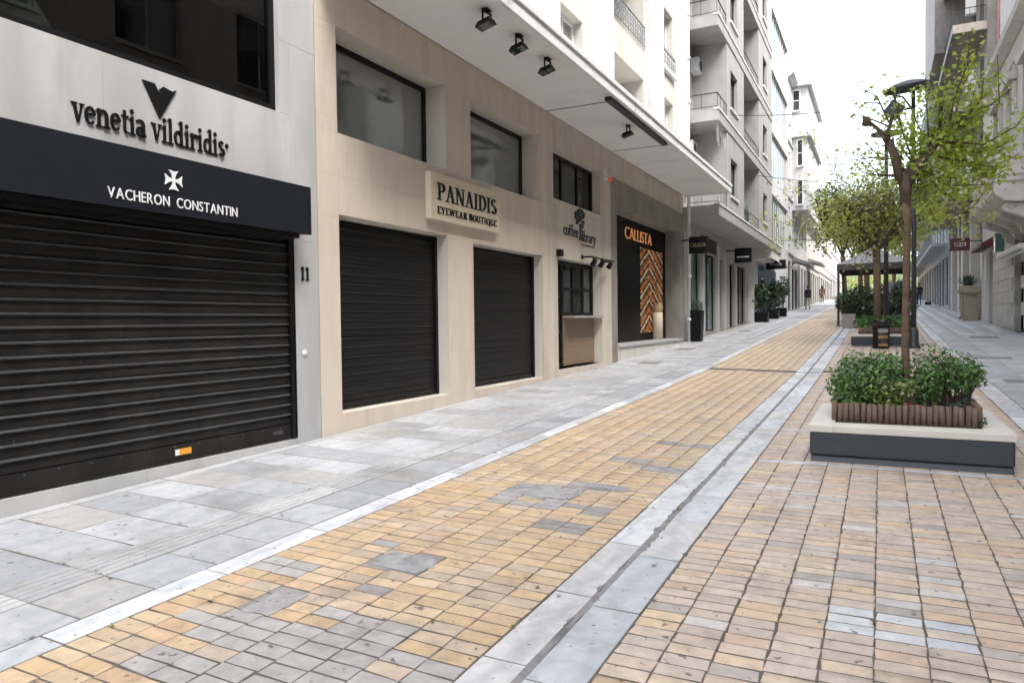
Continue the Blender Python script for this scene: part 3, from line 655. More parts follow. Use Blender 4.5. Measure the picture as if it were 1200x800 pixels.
# portal of the mosaic shop
m = MB(); wall_holes(m, XF + .01, 1, 17.005, 24.38, -.1, 5.12, [(17.42, 23.87, .2, 4.46)], .52); m.build('portal_frame', 'grey_stone', b2)
m = MB(); wall_holes(m, XF - .02, 1, 17.005, 24.38, 5.12, 5.74, [], .5); m.build('portal_lintel', 'cream_stone', b2)
MB().box(XF - .5, XF + .03, 17.42, 23.87, .2, .92).build('portal_base', 'pale_stone', b2); MB().box(XF - .5, XF + .07, 17.425, 23.865, .923, .985).build('step', 'marble', b2, bevel=.008)
MB().box(XF - .56, XF - .495, 17.42, 23.87, .985, 4.46).build('black_panel', 'black_panel', b2)
# mosaic: coloured blocks in rising chevrons, lit from inside the case
cols = [lin(178, 116, 60), lin(140, 80, 42), lin(74, 42, 28), lin(18, 14, 13), lin(206, 186, 146), lin(100, 56, 34), lin(160, 96, 50), lin(30, 22, 18)]
ny, nz = 28, 56; m = MB(); tc = []
for i in range(ny):
    for j in range(nz):
        wy = 2.46 / ny; wz = 2.55 / nz; yy_ = 21.02 + i * wy; zz = 1.22 + j * wz
        ch = (j - (i if i < 10 else 20 - i)) % 11
        idx = [4, 4, 3, 3, 6, 0, 6, 1, 5, 2, 3][int(ch) % 11]
        if rng.random() < .16: idx = rng.integers(8)
        dx = .004 + .012 * rng.random(); m.box(XF - .494, XF - .494 + dx, yy_ + .002, yy_ + wy - .002, zz + .002, zz + wz - .002); tc += [cols[idx]] * 8
o = m.build('mosaic_tiles', 'mosaic', b2); o['kind'] = 'stuff'
ca = o.data.color_attributes.new('tone', 'FLOAT_COLOR', 'POINT'); ca.data.foreach_set('color', np.array(tc, np.float32).reshape(-1))
MB().box(XF - .44, XF - .432, 20.9, 23.6, 1.0, 3.95).build('display_pane', 'clear_glass' if 'clear_glass' in MATS else 'glass', None) if False else None
ped = thing('display_pedestal', 'cream cylinder pedestal holding an amber jar before the mosaic', 'pedestal', (XF - .28, 22.15, .985)); MB().lathe([(.15, 0), (.15, .84), (.14, .85)], (XF - .28, 22.15, .985), 24).build('column', 'plaque', ped, True)
MB().lathe([(.10, 0), (.15, .05), (.16, .16), (.14, .24), (.15, .26)], (XF - .28, 22.15, 1.836), 20).build('jar', 'letter_brass', ped, True)
cs_ = thing('shop_sign', 'glowing orange shop name on the black portal panel', 'sign', (XF - .49, 19.6, 3.9)); letters(cs_, 'CALLISTA', XF - .495, 19.6, 3.90, .36, 'letter_gold', depth=.02, fit=2.62, sans=True, gap=.10, bold=-.018)
# canopy
m = MB(); m.box(XF + .004, -4.42, 6.62, 24.56, 5.745, 5.9); m.build('canopy_slab', 'soffit', b2)
m = MB(); m.box(-4.418, -4.36, 6.6, 24.58, 5.72, 5.98); m.box(-4.36, -4.33, 6.6, 24.58, 5.90, 5.985); m.box(XF + .01, -4.42, 24.562, 24.60, 5.72, 5.98); m.build('canopy_fascia', 'fascia', b2, bevel=.008)
for y in (13.2, 17.1):
    MB().box(XF + .01, -4.43, y, y + .015, 5.735, 5.744).build('canopy_seam', 'dark_metal', b2)
MB().box(-4.57, -4.45, 12.9, 16.9, 5.665, 5.742).build('awning_cassette', 'dark_metal', b2, bevel=.01)
# upper floors
UP = MB(); x = XF
lev = [5.9, 8.28, 11.38, 14.48, 17.6]
holes = []
for z in (8.28, 11.38, 14.48):
    holes += [(13.95, 15.25, z - 2.0, z - .1), (16.97, 19.93, z + .83 - 3.1 if z > 8.3 else 5.95, z), (21.75, 23.15, z + 1.1 - 3.1, z + .12), ]
holes = [(13.95, 15.25, 6.2, 8.2), (13.95, 15.25, 9.5, 11.3), (13.95, 15.25, 12.6, 14.4), (16.97, 19.93, 5.95, 8.28), (16.97, 19.93, 9.1, 11.38), (16.97, 19.93, 12.2, 14.48), (16.97, 19.93, 15.3, 17.4),
         (21.75, 23.15, 6.6, 8.42), (21.75, 23.15, 9.35, 11.15), (21.75, 23.15, 12.45, 14.25), (21.75, 23.15, 15.5, 17.3), (7.5, 9.3, 6.2, 8.2), (7.5, 9.3, 9.5, 11.3), (10.6, 12.2, 6.2, 8.2), (10.6, 12.2, 9.5, 11.3)]
wall_holes(UP, XF - .02, 1, 6.6, 24.38, 5.905, 18.5, holes, .35); UP.box(-14, XF - 1.6, 6.6, 24.38, 5.75, 18.5); UP.build('upper_wall', 'cream_stucco', b2)
lg = MB()
for z0_, z1_ in ((5.95, 8.28), (9.1, 11.38), (12.2, 14.48), (15.3, 17.4)):
    lg.quad((XF - .37, 16.97, z1_), (XF - .37, 19.93, z1_), (XF - 1.6, 19.93, z1_), (XF - 1.6, 16.97, z1_)); lg.quad((XF - .37, 19.93, z0_), (XF - 1.6, 19.93, z0_), (XF - 1.6, 19.93, z1_), (XF - .37, 19.93, z1_)); lg.quad((XF - .37, 16.97, z0_), (XF - .37, 16.97, z1_), (XF - 1.6, 16.97, z1_), (XF - 1.6, 16.97, z0_))
lg.build('loggia_lining', 'cream_stucco', b2)
for ya, yb in ((12.75, 13.6), (15.75, 16.9), (20.0, 21.45), (23.6, 24.38), (9.6, 10.3), (6.6, 7.2)):
    MB().box(XF - .019, XF + .16, ya, yb, 5.99, 18.5).build('pilaster', 'white_stucco', b2, bevel=.01)
MB().box(XF - .4, XF + .45, 6.6, 24.36, 18.505, 18.8).build('cornice', 'white_stucco', b2)
for (ya, yb, za, zb) in holes:
    if yb - ya < 2: 
        window(b2, XF - .22, 1, ya + .003, yb - .003, za + .003, zb - .003, 'white_paint', 'glass_pale', fw=.09, mull=1, trans=1 if ya < 15 else 0)
        MB().box(XF - .02, XF + .09, ya - .12, yb + .12, za - .16, za - .04).build('sill', 'white_stucco', b2, bevel=.01)
    else: window(b2, XF - 1.5, 1, ya + .4, yb - .6, max(za, 6), zb - .25, 'white_paint', 'glass', fw=.08, mull=1)
def railing(parent, pts, z, h=.55, step=.11, material='rail_grey', scroll=False):
    """iron railing along a polyline of (x, y): top and bottom rails plus bars; one part"""
    m = MB()
    for (xa, ya), (xb, yb) in zip(pts[:-1], pts[1:]):
        L = math.hypot(xb - xa, yb - ya); n_ = max(2, int(L / step))
        m.tube([(xa, ya, z + h), (xb, yb, z + h)], .02, 6); m.tube([(xa, ya, z + .06), (xb, yb, z + .06)], .012, 6)
        for k in range(n_ + 1):
            t = k / n_; px, py = xa + (xb - xa) * t, ya + (yb - ya) * t; m.tube([(px, py, z), (px, py, z + h)], .009, 5)
            if scroll and k < n_:
                cx_, cy_ = px + (xb - xa) / n_ / 2, py + (yb - ya) / n_ / 2; dx, dy = (xb - xa) / L, (yb - ya) / L
                for q in (.2, .42): m.tube([(cx_ + dx * math.cos(t2) * step * .4, cy_ + dy * math.cos(t2) * step * .4, z + q + .07 * math.sin(t2)) for t2 in np.linspace(0, 2 * math.pi, 9)], .008, 4, cap=False)
    return m.build('railing', material, parent)
railing(b2, [(XF + .02, 16.97), (XF + .02, 19.93)], 9.13, .58, .2, scroll=True); railing(b2, [(XF + .02, 16.97), (XF + .02, 19.93)], 12.23, .58, .2, scroll=True)
railing(b2, [(XF + .06, 21.75), (XF + .06, 23.15)], 9.36, .4, .2, scroll=True); railing(b2, [(XF + .06, 21.75), (XF + .06, 23.15)], 12.46, .4, .2, scroll=True)
m = MB().tube([(XF + .14, 24.52, .7), (XF + .14, 24.52, 18)], .055, 10)
for z in np.arange(1.6, 18, 1.45): m.lathe([(.075, -.05), (.085, 0), (.075, .05)], (XF + .14, 24.52, z), 10)
m.build('downpipe', 'white_paint', b2, True)
# small things on the beige building
pl = thing('shop_sign', 'cream stone plaque with raised black serif shop name between two beige windows', 'sign', (XF, 9.9, 3.11)); MB().box(XF + .002, XF + .10, 8.86, 11.0, 3.11, 3.79).build('plaque', 'plaque', pl, bevel=.006)
letters(pl, 'PANAIDIS', XF + .10, 9.02, 3.40, .25, 'letter_black', fit=1.84, gap=.02); letters(pl, 'EYEWEAR BOUTIQUE', XF + .10, 9.02, 3.20, .105, 'letter_black', fit=1.84, gap=.06)
cf = thing('shop_sign', 'dark lowercase coffee bar name with a tree emblem on the cream wall', 'sign', (XF, 15, 3.3)); letters(cf, 'coffee', XF + .006, 13.98, 3.40, .26, 'dark_metal', fit=.84, sans=True, gap=.03); letters(cf, 'library', XF + .006, 15.06, 3.35, .26, 'dark_metal', fit=.84, sans=True, gap=.03)
MB().box(XF + .006, XF + .02, 15.0, 15.8, 3.27, 3.29).build('tagline_bar', 'dark_metal', cf)
m = MB(); m.prism([(14.86, 3.36), (15.02, 3.36), (14.98, 3.5), (14.99, 3.68), (14.9, 3.68), (14.91, 3.5)], 'x', XF + .006, XF + .03)
for k in range(34):
    t = rng.uniform(0, 6.28); r_ = math.sqrt(rng.random()); cy_, cz_ = 14.93 + .33 * r_ * math.cos(t), 3.84 + .19 * r_ * math.sin(t); q = rng.uniform(.03, .06)
    m.prism([(cy_ + q * math.cos(w_), cz_ + q * math.sin(w_)) for w_ in (t, t + 1.2, t + 2.6, t + 4, t + 5.2)], 'x', XF + .006, XF + .022 + .0007 * k)
m.build('tree_emblem', 'dark_metal', cf)
tr = thing('spotlight_bar', 'black bar with three small spotlights over the serving hatch', 'spotlight', (XF, 15.9, 2.98)); m = MB().box(XF + .006, XF + .05, 14.98, 15.02, 2.96, 3.04); m.tube([(XF + .22, 15.0, 3.0), (XF + .22, 16.55, 3.0)], .02, 8); m.tube([(XF, 15.0, 3.0), (XF + .22, 15.0, 3.0)], .018, 8); m.tube([(XF, 16.5, 3.0), (XF + .22, 16.5, 3.0)], .018, 8); m.build('bar', 'black_metal', tr)
for y in (15.2, 15.7, 16.25): MB().tube([(XF + .22, y, 3.0), (XF + .25, y, 2.93), (XF + .18, y, 2.82)], [.03, .055, .06], 10).build('lamp_head', 'black_metal', tr, True)
ho = thing('door_closer_box', 'small black box at the upper corner of the coffee bar door', 'box', (XF, 13.7, 2.94)); MB().box(XF + .006, XF + .10, 13.6, 13.78, 2.92, 3.06).build('case', 'black_metal', ho, bevel=.008)
sc = thing('security_camera', 'small security camera with a red light beside the dark upper window', 'security camera', (XF, 16.5, 4.9)); MB().box(XF + .006, XF + .06, 16.44, 16.56, 4.95, 5.2).build('bracket', 'white_paint', sc, bevel=.01); MB().tube([(XF + .05, 16.5, 5.02), (XF + .2, 16.42, 4.98)], [.045, .05], 12).build('body', 'white_paint', sc, True); MB().lathe([(.03, -.05), (.05, -.02), (.05, .02)], (XF + .2, 16.42, 4.93), 12).build('light', 'led_red', sc, True)
FL = [(-4.67, 8.56, 'first'), (-4.67, 9.54, 'second'), (-4.69, 10.58, 'third'), (-4.8, 15.03, None)]
fl0 = thing('floodlight', 'black floodlight under the canopy, nearest of the row', 'floodlight', FL[0][:2] + (5.742,), 'floodlights under the canopy')
fx, fy = FL[0][:2]; m = MB(); m.box(fx - .04, fx + .04, fy - .06, fy + .06, 5.715, 5.742); m.box(fx - .012, fx + .012, fy - .12, fy - .105, 5.56, 5.72); m.box(fx - .012, fx + .012, fy + .105, fy + .12, 5.56, 5.72); m.box(fx - .012, fx + .012, fy - .104, fy + .104, 5.70, 5.714); m.build('bracket', 'black_metal', fl0)
m = MB(); m.add([(fx - .13, fy - .10, 5.50), (fx + .10, fy - .10, 5.56), (fx + .10, fy + .10, 5.56), (fx - .13, fy + .10, 5.50), (fx - .10, fy - .07, 5.58), (fx + .07, fy - .07, 5.62), (fx + .07, fy + .07, 5.62), (fx - .10, fy + .07, 5.58)], [(3, 2, 1, 0), (4, 5, 6, 7), (0, 1, 5, 4), (1, 2, 6, 5), (2, 3, 7, 6), (3, 0, 4, 7)]); hd = m.build('head', 'black_metal', fl0)
MB().add([(fx - .11, fy - .08, 5.502), (fx + .08, fy - .08, 5.5515), (fx + .08, fy + .08, 5.5515), (fx - .11, fy + .08, 5.502)], [(3, 2, 1, 0)]).build('lens', 'glass', hd)
for (x_, y_, _), lab in zip(FL[1:], ('black floodlight under the canopy, middle of the near three', 'black floodlight under the canopy, farthest of the near three', 'lone black floodlight under the canopy beside the dark awning cassette')): copy_tree(fl0, (x_, y_, 5.742), lab)

# ---- grey balcony building
b3 = thing('grey_balcony_building', 'grey rendered apartment block with stacked corner balconies beyond the canopy', 'building', (-8, 30, gf(-6, 30)))
X3, XB = -4.8, -6.0
MB().box(-14, XB - .36, 24.62, 38.2, .4, 24).build('core', 'grey_stucco', b3)
m = MB()
loggia = [(24.72, 26.4), (29.95, 33.9)]
LV = [5.06, 8.2, 11.3, 14.4, 17.5, 20.6]
hb = []
for z in LV[:-1]: hb += [(24.95, 25.85, z + .5, z + 2.55), (30.6, 31.6, z + .5, z + 2.55), (32.2, 33.2, z + .5, z + 2.55)]
gh = [(25.7, 27.35, 1.12, 4.15), (28.0, 30.2, 1.12, 4.15), (30.75, 31.6, 1.2, 4.1), (33.2, 34.3, 1.2, 4.1), (35.0, 37.5, 1.35, 4.1)]
wall_holes(m, XB, 1, 24.62, 38.2, .4, 23.7, hb + gh, .3); m.build('wall', 'grey_stucco', b3)
for h in hb: window(b3, XB - .12, 1, *h, fr='white_paint', glass='glass', fw=.08, mull=1, name='balcony_door')
for h, gl in zip(gh, ('glass_teal', 'glass_teal', 'glass_teal', 'glass', 'glass')): window(b3, XB - .1, 1, *h, glass=gl, fw=.06, mull=1 if h[1] - h[0] > 2 else 0, name='shop_window')
MB().box(XB - .005, XB + .02, 27.5, 30.3, 4.2, 4.75).build('shop_board', 'black_metal', b3); 
for y in (24.66, 27.5, 30.35, 31.75, 34.45): MB().box(XB - .001, XB + .05, y, y + .42, .4, 4.6).build('shop_pier', 'marble', b3)
for z in LV:
    prof = [(X3, z), (X3, z + .36), (X3 - .02, z + .40), (X3 - .14, z + .40), (X3 - .14, z + .18), (XB + .002, z + .18), (XB + .002, z)]
    y1_ = 41.9 if z == LV[0] else 38.2
    MB().prism([(XB + .002, z), (X3, z), (X3, z + .36), (XB + .002, z + .36)], 'y', y1_, 24.72).build('balcony_slab', 'grey_stucco', b3, bevel=.01)
    MB().box(X3 - .15, X3 + .03, 24.70, y1_ + .02, z + .363, z + .42).build('coping', 'fascia', b3)
    if z < LV[-1]:
        for (ya, yb, wy0, wy1) in ((26.4, 29.95, 27.1, 28.5), (33.9, 38.2, 35.2, 36.5)):
            m = MB(); w = [(wy0, wy1, z + 1.0, z + 2.35)]
            wall_holes(m, X3 - .03, 1, ya, yb, z + .42, LV[LV.index(z) + 1], w, .25); m.box(XB + .003, X3 - .282, ya, ya + .2, z + .42, LV[LV.index(z) + 1]); m.box(XB + .003, X3 - .282, yb - .2, yb, z + .42, LV[LV.index(z) + 1]); m.build('bay_wall', 'grey_stucco', b3)
            window(b3, X3 - .15, 1, *w[0], fr='dark_metal', glass='glass', fw=.06, mull=1); MB().box(X3 - .029, X3 + .03, wy0 - .08, wy1 + .08, z + .92, z + .99).build('sill', 'fascia', b3)
        railing(b3, [(XB + .1, 24.8), (X3 - .05, 24.8), (X3 - .05, 26.38)], z + .42, .5, .4, 'dark_metal'); railing(b3, [(X3 - .05, 29.97), (X3 - .05, 33.88)], z + .42, .5, .4, 'dark_metal')
MB().box(XB - .2, X3 + .1, 24.65, 38.2, 23.71, 24.1).build('roof_slab', 'grey_stucco', b3)
for y in (29.98, ): MB().box(X3 - .12, X3 - .10, y, y + 1.5, 5.5, 6.35).build('balcony_screen', 'glass_teal', b3)
# icicle light strings
ic = thing('icicle_lights', 'white icicle light string hanging under the grey second balcony', 'light string', (X3, 26.5, 8.1))
m = MB()
for k in range(16):
    y = 25.0 + k * .28; L = rng.uniform(.3, .8); m.tube([(X3 - .1, y, 8.19), (X3 - .1, y, 8.19 - L)], .006, 4)
    for q in np.arange(.08, L, .12): m.lathe([(.004, 0), (.016, .02), (.004, .04)], (X3 - .1, y, 8.15 - q), 5)
m.build('strand', 'white_paint', ic)

def simple_building(name, label, xf, s, y0, y1, zb, zt, floor_h, bays, wallm, glass, fr, base_h=3.4, win_w=.5, win_h=.62, depth=10, balc=None, cornice=True, shop='glass', fin=False, trim=None):
    """street building: skin with real openings, windows with panes, shopfronts, string courses, cornice"""
    b = thing(name, label, 'building', (xf - s * 1, (y0 + y1) / 2, zb)); trim = trim or wallm
    holes = []; nb = bays; bw = (y1 - y0) / nb; z = zb + base_h; shops = []
    for k in range(nb):
        shops.append((y0 + bw * (k + .12), y0 + bw * (k + .88), zb + .15, zb + base_h - .7))
    wins = []
    while z + floor_h <= zt + .01:
        for k in range(nb):
            c = y0 + bw * (k + .5); wins.append((c - bw * win_w / 2, c + bw * win_w / 2, z + floor_h * (1 - win_h) * .6, z + floor_h * (1 - win_h) * .6 + floor_h * win_h))
        z += floor_h
    m = MB(); wall_holes(m, xf, s, y0, y1, zb - 1, zt, shops + wins, .22); m.box(xf - s * .23, xf - s * depth, y0, y1, zb - 1, zt - .02); m.build('wall', wallm, b)
    for h in shops: window(b, xf - s * .1, s, *h, fr='black_metal', glass=shop, fw=.06, mull=1, trans=0, name='shop_window')
    for h in wins:
        window(b, xf - s * .1, s, *h, fr=fr, glass=glass, fw=.07, mull=1)
        if not fin: MB().box(xf + s * .001, xf + s * .07, h[0] - .08, h[1] + .08, h[2] - .1, h[2] - .01).build('sill', trim, b)
    z = zb + base_h
    while z <= zt - 1:
        MB().box(xf + s * .001, xf + s * .10, y0, y1, z - .22, z - .12).build('string_course', trim, b)
        if balc and z > zb + base_h + .1 or balc == 'all':
            MB().box(xf + s * .002, xf + s * 1.0, y0 + .3, y1 - .3, z - .11, z + .05).build('balcony_slab', trim, b); railing(b, [(xf + s * .05, y0 + .35), (xf + s * .96, y0 + .35), (xf + s * .96, y1 - .35)], z + .05, .9, .16)
        z += floor_h
    if cornice: MB().prism([(xf - s * .25, zt), (xf + s * .12, zt), (xf + s * .45, zt + .28), (xf + s * .45, zt + .4), (xf - s * .25, zt + .4)], 'y', y0 - .1, y1 + .1).build('cornice', trim, b)
    return b
b4 = thing('glazed_office_building', 'office block with bands of glazing and pale fins beside the grey balconies', 'building', (-7, 42, gf(-6, 42)))
m = MB(); wins = [(38.45 + .05, 45.4, z + .5, z + 2.85) for z in (5.0, 8.1, 11.2, 14.3, 17.4)]
wall_holes(m, -4.86, 1, 38.25, 45.6, 4.6, 21.2, wins, .2); m.box(-14, -5.08, 38.25, 45.6, 4.6, 21.2); m.box(-14, -5.7, 38.25, 46.5, 1.2, 4.599); m.build('wall', 'white_stucco', b4)
for h in wins:
    window(b4, -4.95, 1, *h, fr='white_paint', glass='glass_teal', fw=.05, mull=8)
MB().box(-5.698, -5.64, 39.6, 46.4, 1.5, 4.4).build('blue_front', 'blue_wall', b4); MB().box(-5.639, -5.60, 40.0, 41.6, 1.6, 3.8).build('shop_pane', 'glass', b4)
b5 = simple_building('white_corner_building', 'tall white building with projecting cornices behind the office block', -5.8, 1, 54, 68.5, 2.0, 18.3, 3.9, 6, 'white_stucco', 'glass_pale', 'white_paint', 4.4, .32, .5, shop='glass')
MB().box(-5.799, -4.75, 57, 68, 9.5, 18.4).build('upper_bay', 'white_stucco', b5); MB().box(-5.799, -4.45, 56.7, 68.3, 18.401, 18.9).build('bay_cornice', 'white_stucco', b5); MB().box(-5.799, -4.5, 56.72, 68.28, 14.75, 15.05).build('bay_cornice', 'white_stucco', b5)
for xa, xb_, za, zb_ in ((-5.7, -5.3, 16.7, 18.1), (-5.4, -5.1, 12.7, 14.5), (-5.4, -5.1, 9.9, 11.6)):
    w_ = MB(); w_.box(xa - .08, xa, 56.9, 56.999, za, zb_); w_.box(xb_, xb_ + .08, 56.9, 56.999, za, zb_); w_.box(xa - .08, xb_ + .08, 56.9, 56.999, zb_ + .001, zb_ + .1); w_.box(xa - .1, xb_ + .1, 56.85, 56.999, za - .1, za - .001); w_.box(xa, xb_, 56.93, 56.999, (za + zb_) / 2 - .03, (za + zb_) / 2 + .03); w_ = w_.build('window', 'white_paint', b5); MB().box(xa, xb_, 56.96, 56.998, za, zb_).build('pane', 'glass', w_)
simple_building('low_shop_building', 'cream low building with dark signs farther up the left side', -5.9, 1, 68.6, 84, 2.6, 9.6, 3.3, 6, 'cream_stucco', 'glass', 'white_paint', 4.0)
simple_building('far_cream_building', 'cream building where the left side of the street ends', -6.2, 1, 84.1, 112, 3.2, 13, 3.2, 8, 'pale_stone', 'glass', 'white_paint', 3.8)
simple_building('far_white_building', 'hazy white building beyond the far trees', -6.5, 1, 113, 148, 4.4, 15, 3.3, 9, 'white_stucco', 'glass_pale', 'white_paint', 3.8)

# ------------------------------------------------------------------ right-hand buildings
XR = 4.25
r1 = thing('ornate_stone_building', 'ornate pale stone building with a carved balcony on the right edge', 'building', (XR + 1, 33, gf(4, 33)))
m = MB(); hr = [(36.45, 38.0, .9, 4.4), (29.2, 31.2, 1.0, 4.3)]
uw = [(27.6, 29.0, 7.0, 9.6), (31.2, 32.6, 7.0, 9.6), (34.6, 35.9, 7.0, 9.6)]
wall_holes(m, XR, -1, 22, 40.4, 0, 10.9, hr + uw, .4); m.box(XR + .41, 14, 22, 40.4, 0, 10.9); m.build('wall', 'pale_stone', r1)
z = 1.15
k = 0
while z < 4.4:
    for i in range(12):
        y0_ = 25.0 + i * 1.0 + (.5 if k % 2 else 0); y1_ = min(y0_ + .99, 36.43)
        if y0_ > 36.2 or (29.2 < y0_ + .5 < 31.2): continue
        MB().box(XR - .05, XR - .001, y0_ + .004, y1_, z + .005, z + .44).build('stone_block', 'pale_stone', r1, bevel=.008, seg=1)
    z += .45; k += 1
for h in uw: window(r1, XR + .2, -1, *h, 'white_paint', 'glass', fw=.08, mull=1, trans=1)
for h in uw:
    MB().box(XR - .12, XR - .001, h[0] - .25, h[0] - .04, h[2] - .1, h[3] + .25).build('pilaster', 'pale_stone', r1, bevel=.01); MB().box(XR - .12, XR - .001, h[1] + .04, h[1] + .25, h[2] - .1, h[3] + .25).build('pilaster', 'pale_stone', r1, bevel=.01)
    MB().prism([(XR - .001, h[3] + .3), (XR - .001, h[3] + .62), (XR - .3, h[3] + .55), (XR - .26, h[3] + .3)], 'y', h[0] - .35, h[1] + .35).build('window_hood', 'pale_stone', r1)
    m = MB(); m.tube([(XR - .04, (h[0] + h[1]) / 2 + .75 * math.cos(t), h[3] + .65 + .45 * math.sin(t)) for t in np.linspace(0, math.pi, 12)], .07, 8); m.build('arch_moulding', 'pale_stone', r1, True)
MB().prism([(XR, 10.905), (XR, 11.35), (XR - .55, 11.3), (XR - .5, 11.12), (XR - .22, 10.95)], 'y', 22, 35.6).build('cornice', 'pale_stone', r1)
MB().prism([(XR, 10.45), (XR, 10.9), (XR - .2, 10.85), (XR - .12, 10.5)], 'y', 22, 35.6).build('frieze_moulding', 'pale_stone', r1)
MB().box(XR + .3, 14, 22, 38.2, 10.91, 22).build('attic_wall', 'white_stucco', r1); MB().box(XR + .26, XR + .299, 37.6, 38.0, 4.6, 22).build('red_stripe', 'stripe_red', r1)
MB().lathe([(.12, 0), (.12, .1), (.25, .2), (.3, .4), (.18, .6), (.05, .68)], (XR - .3, 27.2, 11.35), 16).build('finial', 'dark_metal', r1, True)
# balcony with balusters and carved consoles
yb0, yb1, xb = 26.2, 31.8, 3.02
MB().prism([(XR - .001, 4.95), (xb + .3, 5.05), (xb + .05, 5.25), (xb, 5.35), (xb, 5.62), (XR - .001, 5.62)][::-1], 'y', yb0, yb1).build('balcony_slab', 'pale_stone', r1, bevel=.02)
MB().box(xb - .05, XR - .001, yb0 - .05, yb1 + .05, 5.622, 5.72).build('balcony_moulding', 'pale_stone', r1, bevel=.02)
MB().box(xb - .02, xb + .26, yb0 - .02, yb1 + .02, 6.30, 6.44).build('parapet_coping', 'pale_stone', r1, bevel=.02); MB().box(xb + .262, XR - .001, yb0 - .02, yb0 + .22, 6.30, 6.44).build('parapet_coping', 'pale_stone', r1, bevel=.02)
MB().box(xb + .03, xb + .2, yb0 + .03, yb1 - .03, 5.722, 6.298).build('parapet_wall', 'pale_stone', r1); MB().box(xb + .202, XR - .001, yb0 + .03, yb0 + .18, 5.722, 6.298).build('parapet_wall', 'pale_stone', r1)
for k in range(4):
    ya = yb0 + .25 + k * 1.35; MB().box(xb - .005, xb + .029, ya, ya + 1.1, 5.82, 6.2).build('parapet_panel', 'pale_stone', r1, bevel=.012)
MB().box(xb + .35, XR - .15, yb0 - .005, yb0 + .029, 5.82, 6.2).build('parapet_panel', 'pale_stone', r1, bevel=.012)
for y in (26.6, 28.1, 29.6, 31.3):
    prof = [(XR - .001, 4.1), (XR - .001, 4.94), (xb + .35, 5.03)] + [(xb + .35 + .12 * math.cos(t) + .02, 4.88 + .12 * math.sin(t)) for t in np.linspace(1.8, 4.6, 6)] + [(XR - .55, 4.62), (XR - .3, 4.5), (XR - .25, 4.25)]
    MB().prism(prof[::-1], 'y', y - .17, y + .17).build('scroll_console', 'pale_stone', r1, bevel=.02)
    m = MB()
    for (cx_, cz_, r0) in ((xb + .5, 4.9, .13), (XR - .3, 4.42, .1)): m.tube([(cx_ + r0 * (1 - t / 14) * math.cos(t), y - .18, cz_ + r0 * (1 - t / 14) * math.sin(t)) for t in np.linspace(0, 11, 30)], .02, 6)
    m.build('carving', 'pale_stone', r1, True)
MB().box(XR - .12, XR - .001, 38.0, 38.5, .9, 4.7).build('door_pilaster', 'white_paint', r1, bevel=.01); MB().box(XR - .1, XR - .001, 39.6, 40.3, .9, 4.7).build('door_pilaster', 'white_paint', r1, bevel=.01)
window(r1, XR + .2, -1, 36.46, 37.99, .95, 4.38, glass='glass', fw=.06, mull=1, name='door')
window(r1, XR + .2, -1, 29.21, 31.19, 1.05, 4.28, glass='glass', fw=.06, mull=1, name='shop_window')
lb = thing('light_box_sign', 'small pale green box sign on the stone block wall at right', 'sign', (XR - .3, 33.5, 4.2)); MB().box(XR - .35, XR - .052, 33.2, 33.6, 4.05, 4.75).build('case', 'glass_teal', lb, bevel=.01); MB().box(XR - .37, XR - .36, 33.18, 33.62, 4.03, 4.06).build('lip', 'white_paint', lb)
ra = thing('rolled_awning', 'white rolled-up awning tube on the right edge', 'awning', (XR - .3, 30, 3.9)); MB().tube([(XR - .35, 27.5, 3.78), (XR - .35, 32.3, 3.78)], .09, 14).build('roll', 'white_paint', ra, True); MB().box(XR - .4, XR - .001, 27.45, 27.52, 3.7, 3.86).build('arm', 'white_paint', ra); MB().box(XR - .4, XR - .001, 32.3, 32.37, 3.7, 3.86).build('arm', 'white_paint', ra); MB().tube([(XR - .25, 27.5, 3.64), (XR - .25, 32.2, 3.62)], .05, 10).build('lower_tube', 'white_paint', ra, True)
rw = thing('red_shop_awning', 'narrow dark red awning strip over the doorway below the carved balcony', 'awning', (XR - .2, 37, 4.5)); MB().prism([(XR - .13, 4.5), (XR - .13, 4.85), (XR - .55, 4.6), (XR - .55, 4.48)], 'y', 35.6, 39.6).build('cloth', 'maroon', rw)

r2 = thing('dark_balcony_building', 'tall brown building with deep dark balconies on the right', 'building', (XR + 1, 48, gf(4, 48)))
m = MB(); hr = []
for z in (7.9, 11.6, 15.2, 18.8): hr += [(41.6, 43.2, z + .2, z + 2.7), (45, 46.6, z + .2, z + 2.7), (49, 51, z + .2, z + 2.7)]
gh = [(41.0, 42.2, 1.5, 5.0), (43.6, 46.2, 1.6, 4.9), (50.2, 53.0, 1.9, 5.0)]
wall_holes(m, XR + .15, -1, 40.41, 56, .8, 23, hr + gh, .3); m.box(XR + .46, 14, 40.41, 56, .8, 23); m.build('wall', 'grey_stone', r2)
for h in hr: window(r2, XR + .35, -1, *h, 'white_paint', 'glass', fw=.09, mull=1, name='balcony_door')
for h in gh: window(r2, XR + .3, -1, *h, 'letter_brass', 'glass_teal', fw=.07, mull=1, name='shop_window')
for z, x0_ in ((7.3, 2.95), (11.35, 3.05), (15.0, 3.05), (18.6, 3.05)):
    MB().box(x0_, XR + .149, 40.6, 55.6, z, z + .16).build('balcony_slab', 'grey_stone', r2); MB().box(x0_ - .03, XR + .149, 40.5, 40.58, z - .05, z + .34).build('balcony_edge', 'beige_stone', r2)
    MB().box(x0_ - .05, x0_ - .002, 40.6, 55.6, z - .05, z + .3).build('balcony_fascia', 'grey_stone', r2)
    railing(r2, [(XR + .1, 40.65), (x0_ + .03, 40.65), (x0_ + .03, 55.5)], z + .3, .8, .2, 'dark_metal')
    MB().box(XR - .65, XR - .25, 40.9, 41.25, z + .9, z + 1.9).build('air_conditioner', 'white_paint', r2, bevel=.01)
